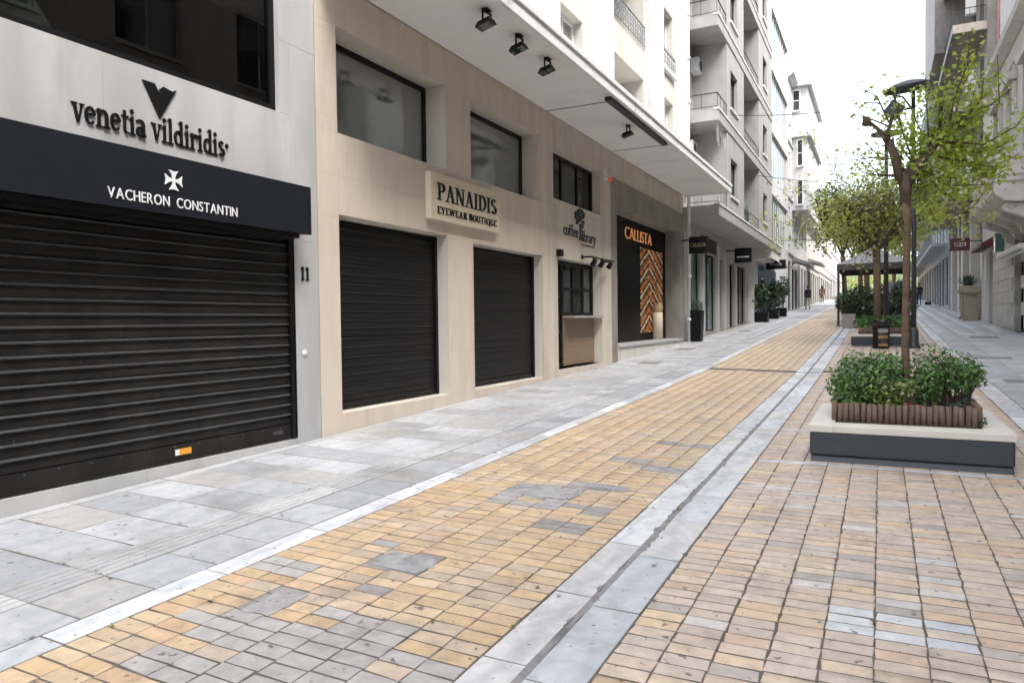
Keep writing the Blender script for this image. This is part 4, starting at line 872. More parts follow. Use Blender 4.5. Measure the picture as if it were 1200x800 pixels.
MB().box(2.6, XR + .149, 46.2, 55.9, 15.9, 23).build('upper_bay', 'grey_stone', r2)
for y in (42.6, 46.8, 49.0, 53.4): MB().box(XR - .25, XR + .148, y, y + .75, .9, 7.24).build('pillar', 'pale_stone', r2, bevel=.015)
rs = thing('hanging_sign', 'dark red projecting sign with white marks above the agave pots', 'sign', (3.5, 41.5, 4.8)); MB().box(3.02, 3.85, 41.45, 41.6, 4.78, 5.38).build('board', 'maroon', rs, bevel=.01); MB().box(3.85, XR + .1, 41.5, 41.55, 5.2, 5.25).build('bracket', 'dark_metal', rs)
m = MB()
for k, ch in enumerate('TOD\'S'): pass
def end_letters(parent, text, y, x, z, h, fit, material):
    """letters on a board facing the camera end of the street (-Y): text runs along +X"""
    pen = 0; D = []
    for ch in text:
        if ch == ' ': pen += .35; continue
        if ch not in SANS:
            cu = bpy.data.curves.new('letter', 'FONT'); cu.body = ch; cu.extrude = .5; cu.resolution_u = 4; ob = bpy.data.objects.new('letter', cu); col.objects.link(ob); dg = bpy.context.evaluated_depsgraph_get(); dg.update()
            me = bpy.data.meshes.new_from_object(ob.evaluated_get(dg)); bpy.data.objects.remove(ob); SANS[ch] = (np.array([v.co[:] for v in me.vertices]), [tuple(p.vertices) for p in me.polygons])
        V, F = SANS[ch]; D.append((pen - V[:, 0].min(), V, F)); pen += V[:, 0].max() - V[:, 0].min() + .08
    k = fit / (pen - .08)
    for off, V, F in D: MB().add([(x + k * (v[0] + off), y - .004 - .012 * (v[2] + .5), z + h / .72 * v[1]) for v in V], F).build('letter', material, parent)
end_letters(rs, 'TOD\'S', 41.45, 3.18, 4.98, .2, .5, 'letter_white')
simple_building('right_row_building', 'blue grey columned building farther along the right side', 4.0, -1, 56.1, 74, 2.2, 19, 3.4, 6, 'blue_grey', 'glass', 'white_paint', 4.2, balc='all')
simple_building('far_right_building', 'pale building at the far right end of the street', 4.4, -1, 74.2, 110, 3.0, 16, 3.3, 9, 'pale_stone', 'glass_pale', 'white_paint', 4.0, balc='all')
simple_building('opposite_stone_building', 'stone building opposite the marble shop, seen in the window reflections', 4.6, -1, -12, 21.9, 0.1, 18, 3.5, 9, 'grey_stone', 'glass', 'grey_stone', 4.2)
simple_building('street_end_building', 'hazy pale building closing the view at the end of the street', 7, -1, 112, 170, 5, 18, 3.4, 8, 'white_stucco', 'glass_pale', 'white_paint', 4.)

# ------------------------------------------------------------------ foliage
LOBED = np.array([[0, 0, 0], [-.50, .30, .06], [-.22, .48, .0], [0, 1.0, .08], [.22, .48, 0], [.50, .30, .06]]); LOBED_F = [(0, 2, 1), (0, 3, 2), (0, 4, 3), (0, 5, 4)]
OVAL = np.array([[0, 0, 0], [-.24, .45, .07], [0, 1, .0], [.24, .45, .07]]); OVAL_F = [(0, 2, 1), (0, 3, 2)]
def leaf_mesh(name, P, D, size, tones, material, shape='lobed'):
    """one mesh of many small leaf faces: P positions, D rough facing direction of each leaf"""
    B, Fc = (LOBED, LOBED_F) if shape == 'lobed' else (OVAL, OVAL_F)
    N = len(P); nrm = D + rng.normal(0, .55, (N, 3)); nrm /= np.linalg.norm(nrm, axis=1, keepdims=True) + 1e-9
    a = rng.normal(0, 1, (N, 3)); a[:, 2] -= .35; u = np.cross(nrm, a); u /= np.linalg.norm(u, axis=1, keepdims=True) + 1e-9; w = np.cross(u, nrm)
    s_ = size * rng.uniform(.45, 1.35, N)
    V = P[:, None] + s_[:, None, None] * (B[None, :, 0:1] * u[:, None] + (B[None, :, 1:2] - .3) * w[:, None] + B[None, :, 2:3] * nrm[:, None])
    k = len(B); F = (np.array(Fc)[None] + k * np.arange(N)[:, None, None]).reshape(-1, 3)
    me = bpy.data.meshes.new(name); me.vertices.add(N * k); me.vertices.foreach_set('co', V.reshape(-1)); me.loops.add(F.size); me.loops.foreach_set('vertex_index', F.reshape(-1).astype(np.int32))
    me.polygons.add(len(F)); me.polygons.foreach_set('loop_start', np.arange(0, F.size, 3, dtype=np.int32)); me.update(calc_edges=True)
    C = np.ones((N, k, 4)); C[:, :, :3] = tones[:, None]; ca = me.color_attributes.new('tone', 'FLOAT_COLOR', 'POINT'); ca.data.foreach_set('color', C.reshape(-1)); me.materials.append(MATS[material]); return me
def add_leaves(parent, name, P, D, size, pal, material='leaf', shape='lobed', clump=2.0):
    pal = np.array(pal); N = len(P); ph = P @ np.array([2.1, 1.7, 2.6]) * clump
    t = pal[np.clip(((np.sin(ph) * .35 + .5 + rng.normal(0, .3, N)) * len(pal)).astype(int), 0, len(pal) - 1)] * rng.uniform(.8, 1.2, (N, 1))
    o = bpy.data.objects.new(name, leaf_mesh(name, P, D, size, t, material, shape)); col.objects.link(o); o.parent = parent; o.matrix_parent_inverse = pinv(parent); return o
SPRING = [[.42, .50, .07], [.50, .56, .10], [.34, .45, .06], [.56, .60, .16], [.40, .48, .11]]
SPRING2 = [[.54, .60, .17], [.60, .64, .21], [.46, .53, .14], [.64, .66, .28], [.34, .41, .11]]
DARK = [[.025, .06, .018], [.035, .08, .02], [.05, .11, .03], [.02, .05, .02]]
HEDGE = [[.06, .14, .03], [.09, .20, .04], [.13, .26, .055], [.045, .10, .03], [.18, .31, .085]]
YGREEN = [[.17, .24, .05], [.22, .28, .07], [.12, .19, .04], [.26, .30, .10]]
def along(pts, n, spread):
    pts = np.array(pts, float); seg = np.linalg.norm(np.diff(pts, axis=0), axis=1); c = np.concatenate([[0], np.cumsum(seg)]); t = rng.uniform(.05, 1.02, n) * c[-1]
    P = np.stack([np.interp(t, c, pts[:, k]) for k in range(3)], 1); O = rng.normal(0, 1, (n, 3)) * spread; return P + O, O
# ---- tree in the near planter
t1 = thing('street_tree', 'slim plane tree with sparse fresh leaves in the nearest planter', 'tree', (.24, 8.65, .5))
m = MB(); m.tube([(.245, 8.65, .5), (.24, 8.65, .72), (.23, 8.65, 1.34), (.24, 8.65, 2.06), (.245, 8.65, 2.6), (.235, 8.65, 2.78)], [.047, .040, .036, .034, .036, .043], 14)
zz = 0.75
m.v = [tuple(np.array(p) + rng.normal(0, .0025, 3)) for p in m.v]
trk = m.build('trunk', 'bark', t1, True)
m = MB(); m.tube([(.235, 8.65, 2.76), (.225, 8.65, 2.95), (.215, 8.65, 3.08), (.17, 8.64, 3.12)], [.042, .062, .054, .036], 12); m.tube([(.2, 8.65, 3.0), (.12, 8.6, 3.27), (.07, 8.58, 3.44)], [.06, .04, .036], 10); m.tube([(.07, 8.58, 3.42), (-.04, 8.55, 3.58), (-.13, 8.53, 3.65), (-.15, 8.53, 3.67)], [.034, .02, .02, .034], 8); m.tube([(-.13, 8.53, 3.60), (-.135, 8.53, 3.70)], [.04, .03], 8)
m.tube([(.07, 8.58, 3.42), (.08, 8.62, 3.58), (.1, 8.64, 3.68), (.10, 8.64, 3.70)], [.03, .016, .015, .024], 8); m.tube([(.24, 8.65, 3.0), (.37, 8.72, 3.21), (.53, 8.8, 3.41), (.62, 8.82, 3.51)], [.055, .042, .034, .03], 10); m.tube([(.24, 8.68, 3.02), (.30, 8.95, 3.25), (.42, 9.2, 3.42)], [.045, .032, .025], 8); m.v = [tuple(np.array(p) + rng.normal(0, .006, 3)) for p in m.v]; m.build('limbs', 'bark_dark', t1, True)
SH = {'S1': [(0.62, 3.51), (0.71, 3.76), (0.78, 4.09), (0.82, 4.32)], 'S2': [(0.45, 3.36), (0.41, 3.71), (0.33, 3.99)], 'S3': [(0.62, 3.51), (0.82, 3.61), (0.96, 3.8), (1.02, 4.09)], 'S4': [(0.56, 3.43), (0.9, 3.32), (1.11, 3.36), (1.22, 3.43)],
      'S5': [(0.53, 3.26), (0.75, 3.15), (1.0, 3.04), (1.17, 3.09)], 'S6': [(0.34, 3.15), (0.23, 3.43), (0.2, 3.71)], 'S7': [(0.38, 3.15), (0.6, 2.95), (0.86, 2.87)], 'S8': [(0.34, 3.11), (0.41, 2.8), (0.53, 2.66)], 'S9': [(0.53, 3.39), (0.56, 3.74), (0.6, 3.99)], 'S10': [(0.68, 3.51), (0.89, 3.73), (0.89, 3.94)], 'T1': [(.1, 3.62), (-.1, 3.85), (-.25, 3.95)], 'T2': [(.2, 3.3), (.0, 3.35), (-.22, 3.42)], 'T3': [(.22, 3.5), (.12, 3.85), (.08, 4.05)], 'T4': [(.22, 3.1), (.02, 3.12), (-.2, 3.2)]}
PP, DD = [], []; m = MB()
for k, (nm, p) in enumerate(SH.items()):
    for rep in range(3):
        dy = rng.uniform(-.1, .1) + (rep - 1) * .32; q = [(a + rng.normal(0, .035) * (i > 0) * (1 + rep % 2), 8.8 + dy * i / (len(p) - 1) * 1.4, b + rng.normal(0, .045) * (i > 0)) for i, (a, b) in enumerate(p)]
        m.tube(q, [.012, .008, .006, .003][:len(q)] if len(q) == 4 else [.010, .007, .003], 6); a_, b_ = along(q, {'S1': 110, 'S3': 66, 'S9': 80, 'S2': 66, 'S10': 95, 'T1': 18, 'T2': 30, 'T3': 24, 'T4': 34}.get(nm, 140), .06); PP.append(a_); DD.append(b_ * 4 + np.array([0, -.3, .6]))
# dense middle of the crown
c = rng.normal(0, 1, (820, 3)) * np.array([.26, .35, .20]) + np.array([.62, 8.85, 3.28]); PP.append(c); DD.append(rng.normal(0, .5, c.shape) + np.array([0, -.3, .6]))
m.build('twigs', 'bark_dark', t1); add_leaves(t1, 'crown', np.concatenate(PP), np.concatenate(DD), .053, SPRING)['kind'] = 'stuff'

def crown_tree(name, label, base, fork, ctr, rad, nlimb, ntwig, nleaf, size, pal, trunk_r, group='trees along the street', bark='bark', leafspread=.12):
    t = thing(name, label, 'tree', base, group); m = MB(); b, f, ctr = np.array(base), np.array(fork), np.array(ctr); rad = np.array(rad)
    m.tube([tuple(b - [0, 0, .1]), tuple(b * .5 + f * .5 + rng.normal(0, .03, 3)), tuple(f)], [trunk_r * 1.15, trunk_r * .9, trunk_r], 12); m.build('trunk', bark, t, True)
    m = MB(); PP, DD = [], []; tips = []
    for k in range(nlimb):
        an = 2 * math.pi * k / nlimb + rng.uniform(-.3, .3); d = np.array([math.cos(an), math.sin(an), rng.uniform(-.15, .8)]); tip = ctr + rad * d * rng.uniform(.5, .75); mid = f * .5 + tip * .5 + rng.normal(0, .12, 3) + [0, 0, .15]
        m.tube([tuple(f - [0, 0, .1]), tuple(mid), tuple(tip)], [trunk_r * .42, trunk_r * .24, trunk_r * .10], 8); tips.append((mid, tip))
    tw = MB()
    for k in range(ntwig):
        mid, tip = tips[rng.integers(nlimb)]; s_ = mid + (tip - mid) * rng.uniform(0, 1); d = rng.normal(0, 1, 3); d /= np.linalg.norm(d); tgt = ctr + rad * d * rng.uniform(.35, 1.1); en = s_ + (tgt - s_) * rng.uniform(.55, 1.0); q = [tuple(s_), tuple((s_ + en) / 2 + rng.normal(0, .1, 3) + [0, 0, .08]), tuple(en)]
        tw.tube(q, [trunk_r * .09, trunk_r * .06, .004], 5); a_, b_ = along(q, nleaf // ntwig, leafspread); PP.append(a_); DD.append(b_ * 3 + np.array([0, -.2, .7]))
    m.build('limbs', 'bark_dark', t, True); tw.build('twigs', 'bark_dark', t); add_leaves(t, 'crown', np.concatenate(PP), np.concatenate(DD), size, pal, clump=1.2)['kind'] = 'stuff'; return t
t2_ = crown_tree('street_tree', 'plane tree with a wide pale green crown in the planter behind the bin', (-.07, 25.2, 1.0), (-.12, 25.2, 3.75), (.0, 25.5, 5.0), (3.0, 2.2, 2.05), 12, 340, 6800, .10, SPRING2, .115, leafspread=.30)
PP, DD = [], []; m = MB()
for q in ([(-1.2, 25.0, 4.1), (-2.4, 24.8, 4.4), (-3.5, 24.6, 4.75)], [(-1.3, 25.2, 4.0), (-2.5, 25.0, 3.95), (-3.3, 24.9, 4.0)], [(-1.0, 25.2, 4.8), (-2.3, 25.3, 5.4), (-3.0, 25.2, 5.9)], [(1.2, 25.0, 4.6), (2.2, 24.6, 4.5), (2.9, 24.3, 4.4)], [(1.0, 24.8, 4.2), (1.8, 24.4, 4.1), (2.3, 24.2, 4.05)], [(-1.0, 25, 5.8), (-1.8, 25, 6.9), (-2.2, 25, 7.5)], [(0, 25, 6.2), (-.2, 25, 7.2), (-.4, 25, 7.9)]):
    q = np.array(q); tt = np.linspace(0, 2, 9); q = [tuple(np.array([np.interp(t_, [0, 1, 2], q[:, k]) for k in range(3)]) + rng.normal(0, .07, 3) * (t_ > 0) + [0, 0, .18 * math.sin(t_ * 1.5)]) for t_ in tt]
    m.tube(q, list(np.linspace(.016, .003, 9)), 5); a_, b_ = along(q, 120, .17); PP.append(a_); DD.append(b_ * 3 + np.array([0, -.2, .7]))
m.build('side_shoots', 'bark_dark', t2_)['kind'] = 'stuff'; add_leaves(t2_, 'side_foliage', np.concatenate(PP), np.concatenate(DD), .10, SPRING2)['kind'] = 'stuff'
crown_tree('street_tree', 'pale green tree directly behind the dark tent', (-.6, 43.5, 1.5), (-.7, 43.5, 5.0), (-.9, 43.5, 6.9), (3.0, 2.6, 2.6), 8, 120, 3800, .17, SPRING2, .15, leafspread=.4)
crown_tree('evergreen_tree', 'dark evergreen tree showing through the pale leaves', (-2.0, 52, 1.9), (-2.2, 52, 5.6), (-2.7, 52, 8.2), (1.8, 1.9, 2.8), 8, 130, 5200, .2, DARK, .16)
crown_tree('street_tree', 'pale tree far up the street near the white buildings', (-1.5, 66, 2.5), (-1.5, 66, 5.5), (-1.5, 66, 8.6), (3.4, 3.2, 3.4), 8, 100, 3600, .24, SPRING2, .2)
crown_tree('street_tree', 'green tree farthest up the street', (1.2, 84, 3.2), (1.2, 84, 6.6), (1.0, 84, 9.5), (4.4, 4, 3.8), 8, 100, 3600, .3, SPRING2, .2)
# far wooded slope closing the street
hl = MB(); nx = 40
for j, (y, h) in enumerate(((170, 0), (200, 6), (240, 9))):
    for i in range(nx): hl.v.append((-150 + 300 * i / (nx - 1), y, gf(0, y) - 1 + h * (1 + .4 * math.sin(i * .9 + j))))
for j in range(2):
    for i in range(nx - 1): hl.f.append((j * nx + i, j * nx + i + 1, (j + 1) * nx + i + 1, (j + 1) * nx + i)); hl.mi.append(0)
structure(hl.build('hill', 'hill', None, True))
P = rng.uniform([-60, 168, 0], [60, 215, 12], (9000, 3)); P[:, 2] = gz(P[:, 0], P[:, 1]) + rng.uniform(0, 1, 9000) ** 1.3 * (7 + 3 * np.sin(P[:, 0] * .3))
o = bpy.data.objects.new('far_woodland', leaf_mesh('far_woodland', P, rng.normal(0, .5, P.shape) + [0, -.5, .5], .9, np.array(SPRING2)[rng.integers(5, size=9000)] * .6, 'leaf')); col.objects.link(o); o['kind'] = 'stuff'; o['label'] = 'green woodland mass closing the far end of the street'

# ------------------------------------------------------------------ planters
def planter(label, x0, x1, y0, y1, zg, zt, log_h, side_logs=True, group='dark stone planters'):
    p = thing('planter', label, 'planter', ((x0 + x1) / 2, (y0 + y1) / 2, zg), group); t = .2
    m = MB(); m.box(x0, x1, y0, y0 + t, zg + .06, zt - .07); m.box(x0, x1, y1 - t, y1, zg + .06, zt - .07); m.box(x0, x0 + t, y0 + t + .001, y1 - t - .001, zg + .06, zt - .07); m.box(x1 - t, x1, y0 + t + .001, y1 - t - .001, zg + .06, zt - .07); m.build('box', 'planter_dark', p, bevel=.018)
    m = MB(); m.prism([(y0 - .05, zg - .08), (y1 + .05, zg - .08), (y1 + .02, zg + .058), (y0 + .02, zg + .058)], 'x', x0 + .01, x1 - .01); m.build('foot', 'planter_dark', p, bevel=.01)
    r = .015; w = .27
    for (a, b, c_, d) in ((x0 - r, x1 + r, y0 - r, y0 + w), (x0 - r, x1 + r, y1 - w, y1 + r), (x0 - r, x0 + w - .06, y0 + w + .004, y1 - w - .004), (x1 - w + .06, x1 + r, y0 + w + .004, y1 - w - .004)): MB().box(a, b, c_, d, zt - .068, zt).build('rim_slab', 'planter_rim', p, bevel=.008)
    MB().box(x0 + .17, x1 - .17, y0 + .18, y1 - .18, zt - .3, zt - .01).build('soil', 'soil', p)
    lw = .053; fx0, fx1, fy0, fy1 = x0 + .20, x1 - .22, y0 + .44, y1 - .24
    def log(x, y):
        h = log_h * rng.uniform(.93, 1.06)
        o = MB().lathe([(.026, -.05), (.0265, h * .5), (.025, h - .006), (.020, h)], (0, 0, 0), 9).build('log', 'log_wood', p, True); o.matrix_basis = Matrix.Translation((x, y, zt - .01)) @ Matrix.Rotation(rng.normal(0, .025), 4, 'X') @ Matrix.Rotation(rng.normal(0, .02), 4, 'Y')
    n_ = int((fx1 - fx0) / lw)
    for k in range(n_ + 1):
        log(fx0 + k * lw, fy0); 
        if side_logs: log(fx0 + k * lw, fy1)
    if side_logs:
        for k in range(1, int((fy1 - fy0) / lw)): log(fx1, fy0 + k * lw); log(fx0 + rng.normal(0, .004), fy0 + k * lw)
    return p
planter('dark planter with pale stone rim and wooden log edging, nearest on the right', -.62, 1.06, 7.65, 9.62, .2, .555, .19)
planter('dark low planter with shrubs behind the black bin', -.78, .93, 23.75, 26.3, .74, 1.1, .2)
def shrub(name, label, cat, lumps, n, size, pal, stem_base, nstem=7, shape='oval', group=None, mat_='leaf_shrub', shell=.55, stems='bark_dark'):
    """lumps: list of (centre, radii); leaves crowd the outer part of every lump"""
    s_ = thing(name, label, cat, stem_base, group); PP, DD = [], []; vol = np.array([r[0] * r[1] * r[2] for _, r in lumps]) ** .67; vol /= vol.sum()
    m = MB()
    for (c_, r_), v in zip(lumps, vol):
        k = int(n * v); d = rng.normal(0, 1, (k, 3)); d /= np.linalg.norm(d, axis=1, keepdims=True); rad = shell + (1.06 - shell) * rng.random((k, 1)) ** .6; rad *= 1 + .12 * np.sin(d @ np.array([5., 3, 4])[:, None])
        PP.append(np.array(c_) + d * rad * np.array(r_)); DD.append(d * .8 + np.array([0, 0, .5]))
        for q in range(nstem):
            dd = rng.normal(0, 1, 3); dd /= np.linalg.norm(dd); dd[2] = abs(dd[2]) * .8; e_ = np.array(c_) + dd * np.array(r_) * .85; b_ = np.array([c_[0] * .8 + stem_base[0] * .2 + rng.normal(0, r_[0] * .14), c_[1] + rng.normal(0, r_[1] * .2), stem_base[2]])
            m.tube([tuple(b_), tuple(b_ * .5 + e_ * .5 + rng.normal(0, .02, 3)), tuple(e_)], [.011, .008, .003], 5)
    m.build('stems', stems, s_); add_leaves(s_, 'foliage', np.concatenate(PP), np.concatenate(DD), size, pal, mat_, shape, clump=5)['kind'] = 'stuff'; return s_
shrub('shrub', 'dense dark green shrub filling the left of the nearest planter', 'shrub', [((-.20, 8.75, .86), (.30, .45, .30)), ((-.28, 8.4, .80), (.18, .22, .28)), ((.05, 8.8, .98), (.24, .42, .24)), ((-.22, 9.05, .95), (.26, .3, .27))], 7200, .052, HEDGE, (-.15, 8.75, .55), shell=.3)
shrub('shrub', 'yellow green feathery shrub in front of the slim tree trunk', 'shrub', [((.05, 8.30, .82), (.20, .12, .17)), ((.24, 8.32, .88), (.13, .12, .10)), ((.13, 8.28, .70), (.20, .1, .1))], 900, .05, YGREEN, (.1, 8.3, .55), shell=.2)
shrub('shrub', 'tall loose green shrub at the right of the nearest planter', 'shrub', [((.50, 8.85, 1.02), (.26, .4, .27)), ((.72, 8.8, 1.02), (.22, .3, .22)), ((.84, 8.75, 1.0), (.13, .2, .15)), ((.42, 8.6, .85), (.14, .2, .2))], 2300, .058, HEDGE[:3] + [[.09, .20, .05], [.14, .25, .06]], (.55, 8.8, .55), nstem=10, shell=.25)
shrub('low_plant', 'low grey green plant in the right corner of the nearest planter', 'plant', [((.68, 8.28, .66), (.12, .1, .09)), ((.75, 8.5, .68), (.08, .12, .09))], 330, .055, [[.05, .085, .06], [.035, .06, .045], [.08, .12, .09]], (.7, 8.3, .55), nstem=4)
shrub('low_plant', 'small bright green weed creeping through the log edging', 'plant', [((.86, 8.06, .60), (.03, .03, .05)), ((.30, 8.2, .66), (.22, .05, .05)), ((-.28, 8.16, .70), (.14, .05, .06))], 330, .045, [[.09, .2, .04], [.12, .25, .05]], (.8, 8.1, .55), nstem=2)
fl = thing('cyclamen', 'small red cyclamen flowers behind the log edging', 'flower', (.32, 8.17, .55)); m = MB()
PF = []
for k in range(7):
    bx, by, bz = .31 + rng.normal(0, .035), 8.16 + rng.normal(0, .015), .715 + rng.normal(0, .014)
    m.tube([(bx, by, .56), (bx, by, bz)], .003, 5); PF += [[bx + rng.normal(0, .006), by + rng.normal(0, .006), bz + rng.normal(0, .006)] for _ in range(7)]
m.build('stems', 'leaf_stem' if 'leaf_stem' in MATS else 'log_wood', fl)
PF = np.array(PF); o = bpy.data.objects.new('blossom', leaf_mesh('blossom', PF, rng.normal(0, .6, PF.shape) + [0, -1, .4], .035, np.ones((len(PF), 3)), 'petal', 'oval')); col.objects.link(o); o.parent = fl; o.matrix_parent_inverse = pinv(fl)
shrub('shrub', 'bright low green plants in the planter behind the bin', 'shrub', [((-.35, 24.6, 1.42), (.36, .3, .24)), ((.55, 24.6, 1.42), (.36, .3, .24)), ((.1, 25.6, 1.4), (.5, .4, .25))], 1800, .10, [[.08, .2, .04], [.12, .26, .06], [.06, .15, .03]], (0, 24.7, 1.1))

# ------------------------------------------------------------------ bin, lamps
bn = thing('litter_bin', 'black litter bin with a hanging bag and yellow labels before the far planter', 'bin', (.02, 23.1, gf(0, 23.1)))
m = MB(); m.box(-.20, -.10, 23.06, 23.16, .70, 1.52); m.build('post', 'black_metal', bn, bevel=.01); MB().lathe([(.20, .62), (.24, .68), (.255, .76), (.25, .82), (.22, .82), (.2, .74)], (.04, 23.1, .70), 18).build('bag_rim', 'bag_plastic', bn, True)
MB().lathe([(.15, 0.02), (.165, .1), (.175, .6), (.17, .66)], (.06, 23.1, .70), 18).build('body', 'dark_metal', bn, True); MB().box(-.06, .18, 22.905, 22.915, 1.0, 1.09).build('label_plate', 'mustard', bn); MB().box(-.06, .18, 22.905, 22.915, .78, .86).build('label_plate', 'mustard', bn); MB().box(-.06, .18, 22.905, 22.915, 1.16, 1.27).build('label_plate', 'cloth_grey', bn)
lp = thing('street_lamp', 'tall dark street lamp with a wide disc reflector and a square lantern', 'street lamp', (.83, 23.3, gf(.83, 23.3)))
zb = gf(.83, 23.3); MB().tube([(.83, 23.3, zb), (.83, 23.3, 4), (.80, 23.3, 7.98)], [.07, .06, .05], 14).build('pole', 'dark_metal', lp, True); MB().lathe([(.17, 0), (.17, .05), (.13, .1), (.12, .5), (.09, .58)], (.83, 23.3, zb), 16).build('base', 'dark_metal', lp, True)
o = MB().lathe([(.08, .20), (.35, .14), (.62, .02), (.64, -.04), (.60, -.04), (.3, .05), (.08, .08)], (0, 0, 0), 32).build('reflector_disc', 'planter_dark', lp, True); o.matrix_basis = Matrix.Translation((.68, 23.3, 8.0)) @ Matrix.Rotation(R(-5), 4, 'Y') @ Matrix.Rotation(R(6), 4, 'X')
m = MB(); m.tube([(.80, 23.3, 7.35), (.55, 23.3, 7.75), (.15, 23.3, 7.92)], .025, 8); m.tube([(.8, 23.3, 7.4), (.4, 23.3, 7.45)], .03, 8); m.build('arm', 'dark_metal', lp, True)
o = MB().box(-.2, .2, -.16, .16, -.2, .2).build('lantern', 'dark_metal', lp, bevel=.02); o.matrix_basis = Matrix.Translation((.33, 23.3, 7.42)) @ Matrix.Rotation(R(38), 4, 'Y'); MB().box(-.16, .16, -.12, .12, -.215, -.201).build('lantern_glass', 'lamp_glow', o)
l2 = thing('street_lamp', 'plain dark lamp post standing behind the second tree', 'street lamp', (.17, 29, gf(.17, 29))); MB().tube([(.17, 29, .9), (.17, 29, 4), (.17, 29, 8)], [.09, .075, .06], 12).build('pole', 'dark_metal', l2, True); MB().lathe([(.16, 0), (.16, .06), (.12, .12), (.11, .5)], (.17, 29, gf(.17, 29)), 14).build('base', 'dark_metal', l2, True); MB().lathe([(.06, .1), (.5, .02), (.5, -.02), (.06, .04)], (.17, 29, 8.05), 24).build('reflector_disc', 'planter_dark', l2, True)

# ------------------------------------------------------------------ the tent and what stands round it
kt = thing('cafe_tent', 'dark grey cafe tent with a peaked canvas roof on posts', 'tent', (-.3, 38, gf(-.3, 38)))
x0, x1, y0, y1, ze = -1.75, 1.15, 35.6, 40.6, 3.98
for px, py in ((x0 + .06, y0 + .06), (x1 - .06, y0 + .06), (x0 + .06, y1 - .06), (x1 - .06, y1 - .06)):
    MB().box(px - .05, px + .05, py - .05, py + .05, gf(px, py), ze - .02).build('post', 'dark_metal', kt, bevel=.008); MB().box(px - .12, px + .12, py - .12, py + .12, gf(px, py), gf(px, py) + .03).build('foot_plate', 'dark_metal', kt)
m = MB(); n_ = 8; pk = Vector(((x0 + x1) / 2, (y0 + y1) / 2, 4.95)); rim = [(x0, y0), (x1, y0), (x1, y1), (x0, y1)]
for k in range(4):
    a_, b_ = Vector((*rim[k], ze)), Vector((*rim[(k + 1) % 4], ze))
    for i in range(n_):
        for j in range(n_):
            def pt(u, v): e_ = a_.lerp(b_, u); q = e_.lerp(pk, v); q.z -= .16 * math.sin(math.pi * u) * (1 - v) * v * 2 + .05 * math.sin(math.pi * v); return q
            m.quad(pt(i / n_, j / n_), pt((i + 1) / n_, j / n_), pt((i + 1) / n_, (j + 1) / n_), pt(i / n_, (j + 1) / n_))
m.build('roof_canvas', 'canvas', kt, True)
for k in range(4):
    a_, b_ = rim[k], rim[(k + 1) % 4]; m = MB()
    for i in range(24):
        u0, u1 = i / 24, (i + 1) / 24; f_ = lambda u: (a_[0] + (b_[0] - a_[0]) * u, a_[1] + (b_[1] - a_[1]) * u); p, q = f_(u0), f_(u1); w0, w1 = .02 * math.sin(i * 1.3), .02 * math.sin((i + 1) * 1.3)
        m.quad((p[0] + w0, p[1] + w0, ze - .27), (q[0] + w1, q[1] + w1, ze - .27), (q[0], q[1], ze), (p[0], p[1], ze))
    m.build('valance', 'canvas_dark', kt, True)
def box_planter(label, x, y, w, l, h, material='concrete_box', group=None):
    z = gf(x, y); p = thing('planter_box', label, 'planter', (x, y, z), group); m = MB(); m.prism([(x - w / 2 + .02, z), (x + w / 2 - .02, z), (x + w / 2, z + h), (x - w / 2, z + h)], 'y', y + l / 2, y - l / 2); m.build('box', material, p, bevel=.01); MB().box(x - w / 2 + .03, x + w / 2 - .03, y - l / 2 + .03, y + l / 2 - .03, z + h + .001, z + h + .012).build('soil', 'soil', p); return z + h
OLE = DARK + [[.06, .10, .04]]
z = box_planter('pale concrete planter box at the near corner of the tent', -1.22, 34.2, .55, .5, .6); shrub('oleander', 'dark bushy oleander in the pale concrete box', 'shrub', [((-1.3, 34.2, 2.15), (.40, .36, .40)), ((-1.0, 34.25, 2.3), (.35, .34, .42)), ((-1.5, 34.2, 2.3), (.25, .28, .35))], 1500, .13, OLE, (-1.22, 34.2, z))
z = box_planter('dark planter box under the tent edge, left of the lamp post', -.35, 34.6, .8, .45, .45, 'planter_dark'); shrub('oleander', 'dark low bush under the tent edge, left of the lamp post', 'shrub', [((-.5, 34.6, 1.95), (.38, .3, .36)), ((-.1, 34.6, 1.9), (.36, .3, .34))], 1300, .13, OLE, (-.35, 34.6, z))
z = box_planter('dark planter box at the right side of the tent', .75, 34.8, .9, .45, .5, 'planter_dark'); shrub('oleander', 'tall dark hedge at the right side of the tent', 'shrub', [((.55, 34.8, 2.2), (.42, .32, .55)), ((1.0, 34.8, 2.3), (.4, .32, .6)), ((.8, 34.8, 2.8), (.35, .3, .35))], 1900, .13, OLE, (.75, 34.8, z))
for k, (x, y, lab) in enumerate(((-1.2, 41.2, 'left'), (-.2, 41.4, 'middle'), (.7, 41.3, 'right'))):
    z = box_planter('dark trough at the back of the tent, %s of three' % lab, x, y, .8, .45, .5, 'planter_dark', 'troughs behind the tent'); shrub('oleander', 'dark bush at the back of the tent, %s of three' % lab, 'shrub', [((x - .15, y, z + .55), (.42, .35, .6)), ((x + .2, y, z + .8), (.36, .3, .6))], 900, .16, OLE, (x, y, z))
sn = thing('screen_panel', 'dark wind screen panel behind the tall hedge of the tent', 'screen', (.75, 35.5, 1.2)); MB().box(.15, 1.05, 35.50, 35.55, 1.25, 3.1).build('panel', 'canvas', sn); 
for x_ in (.13, 1.07): MB().box(x_ - .03, x_ + .03, 35.49, 35.56, gf(0, 35.5), 3.2).build('post', 'dark_metal', sn)

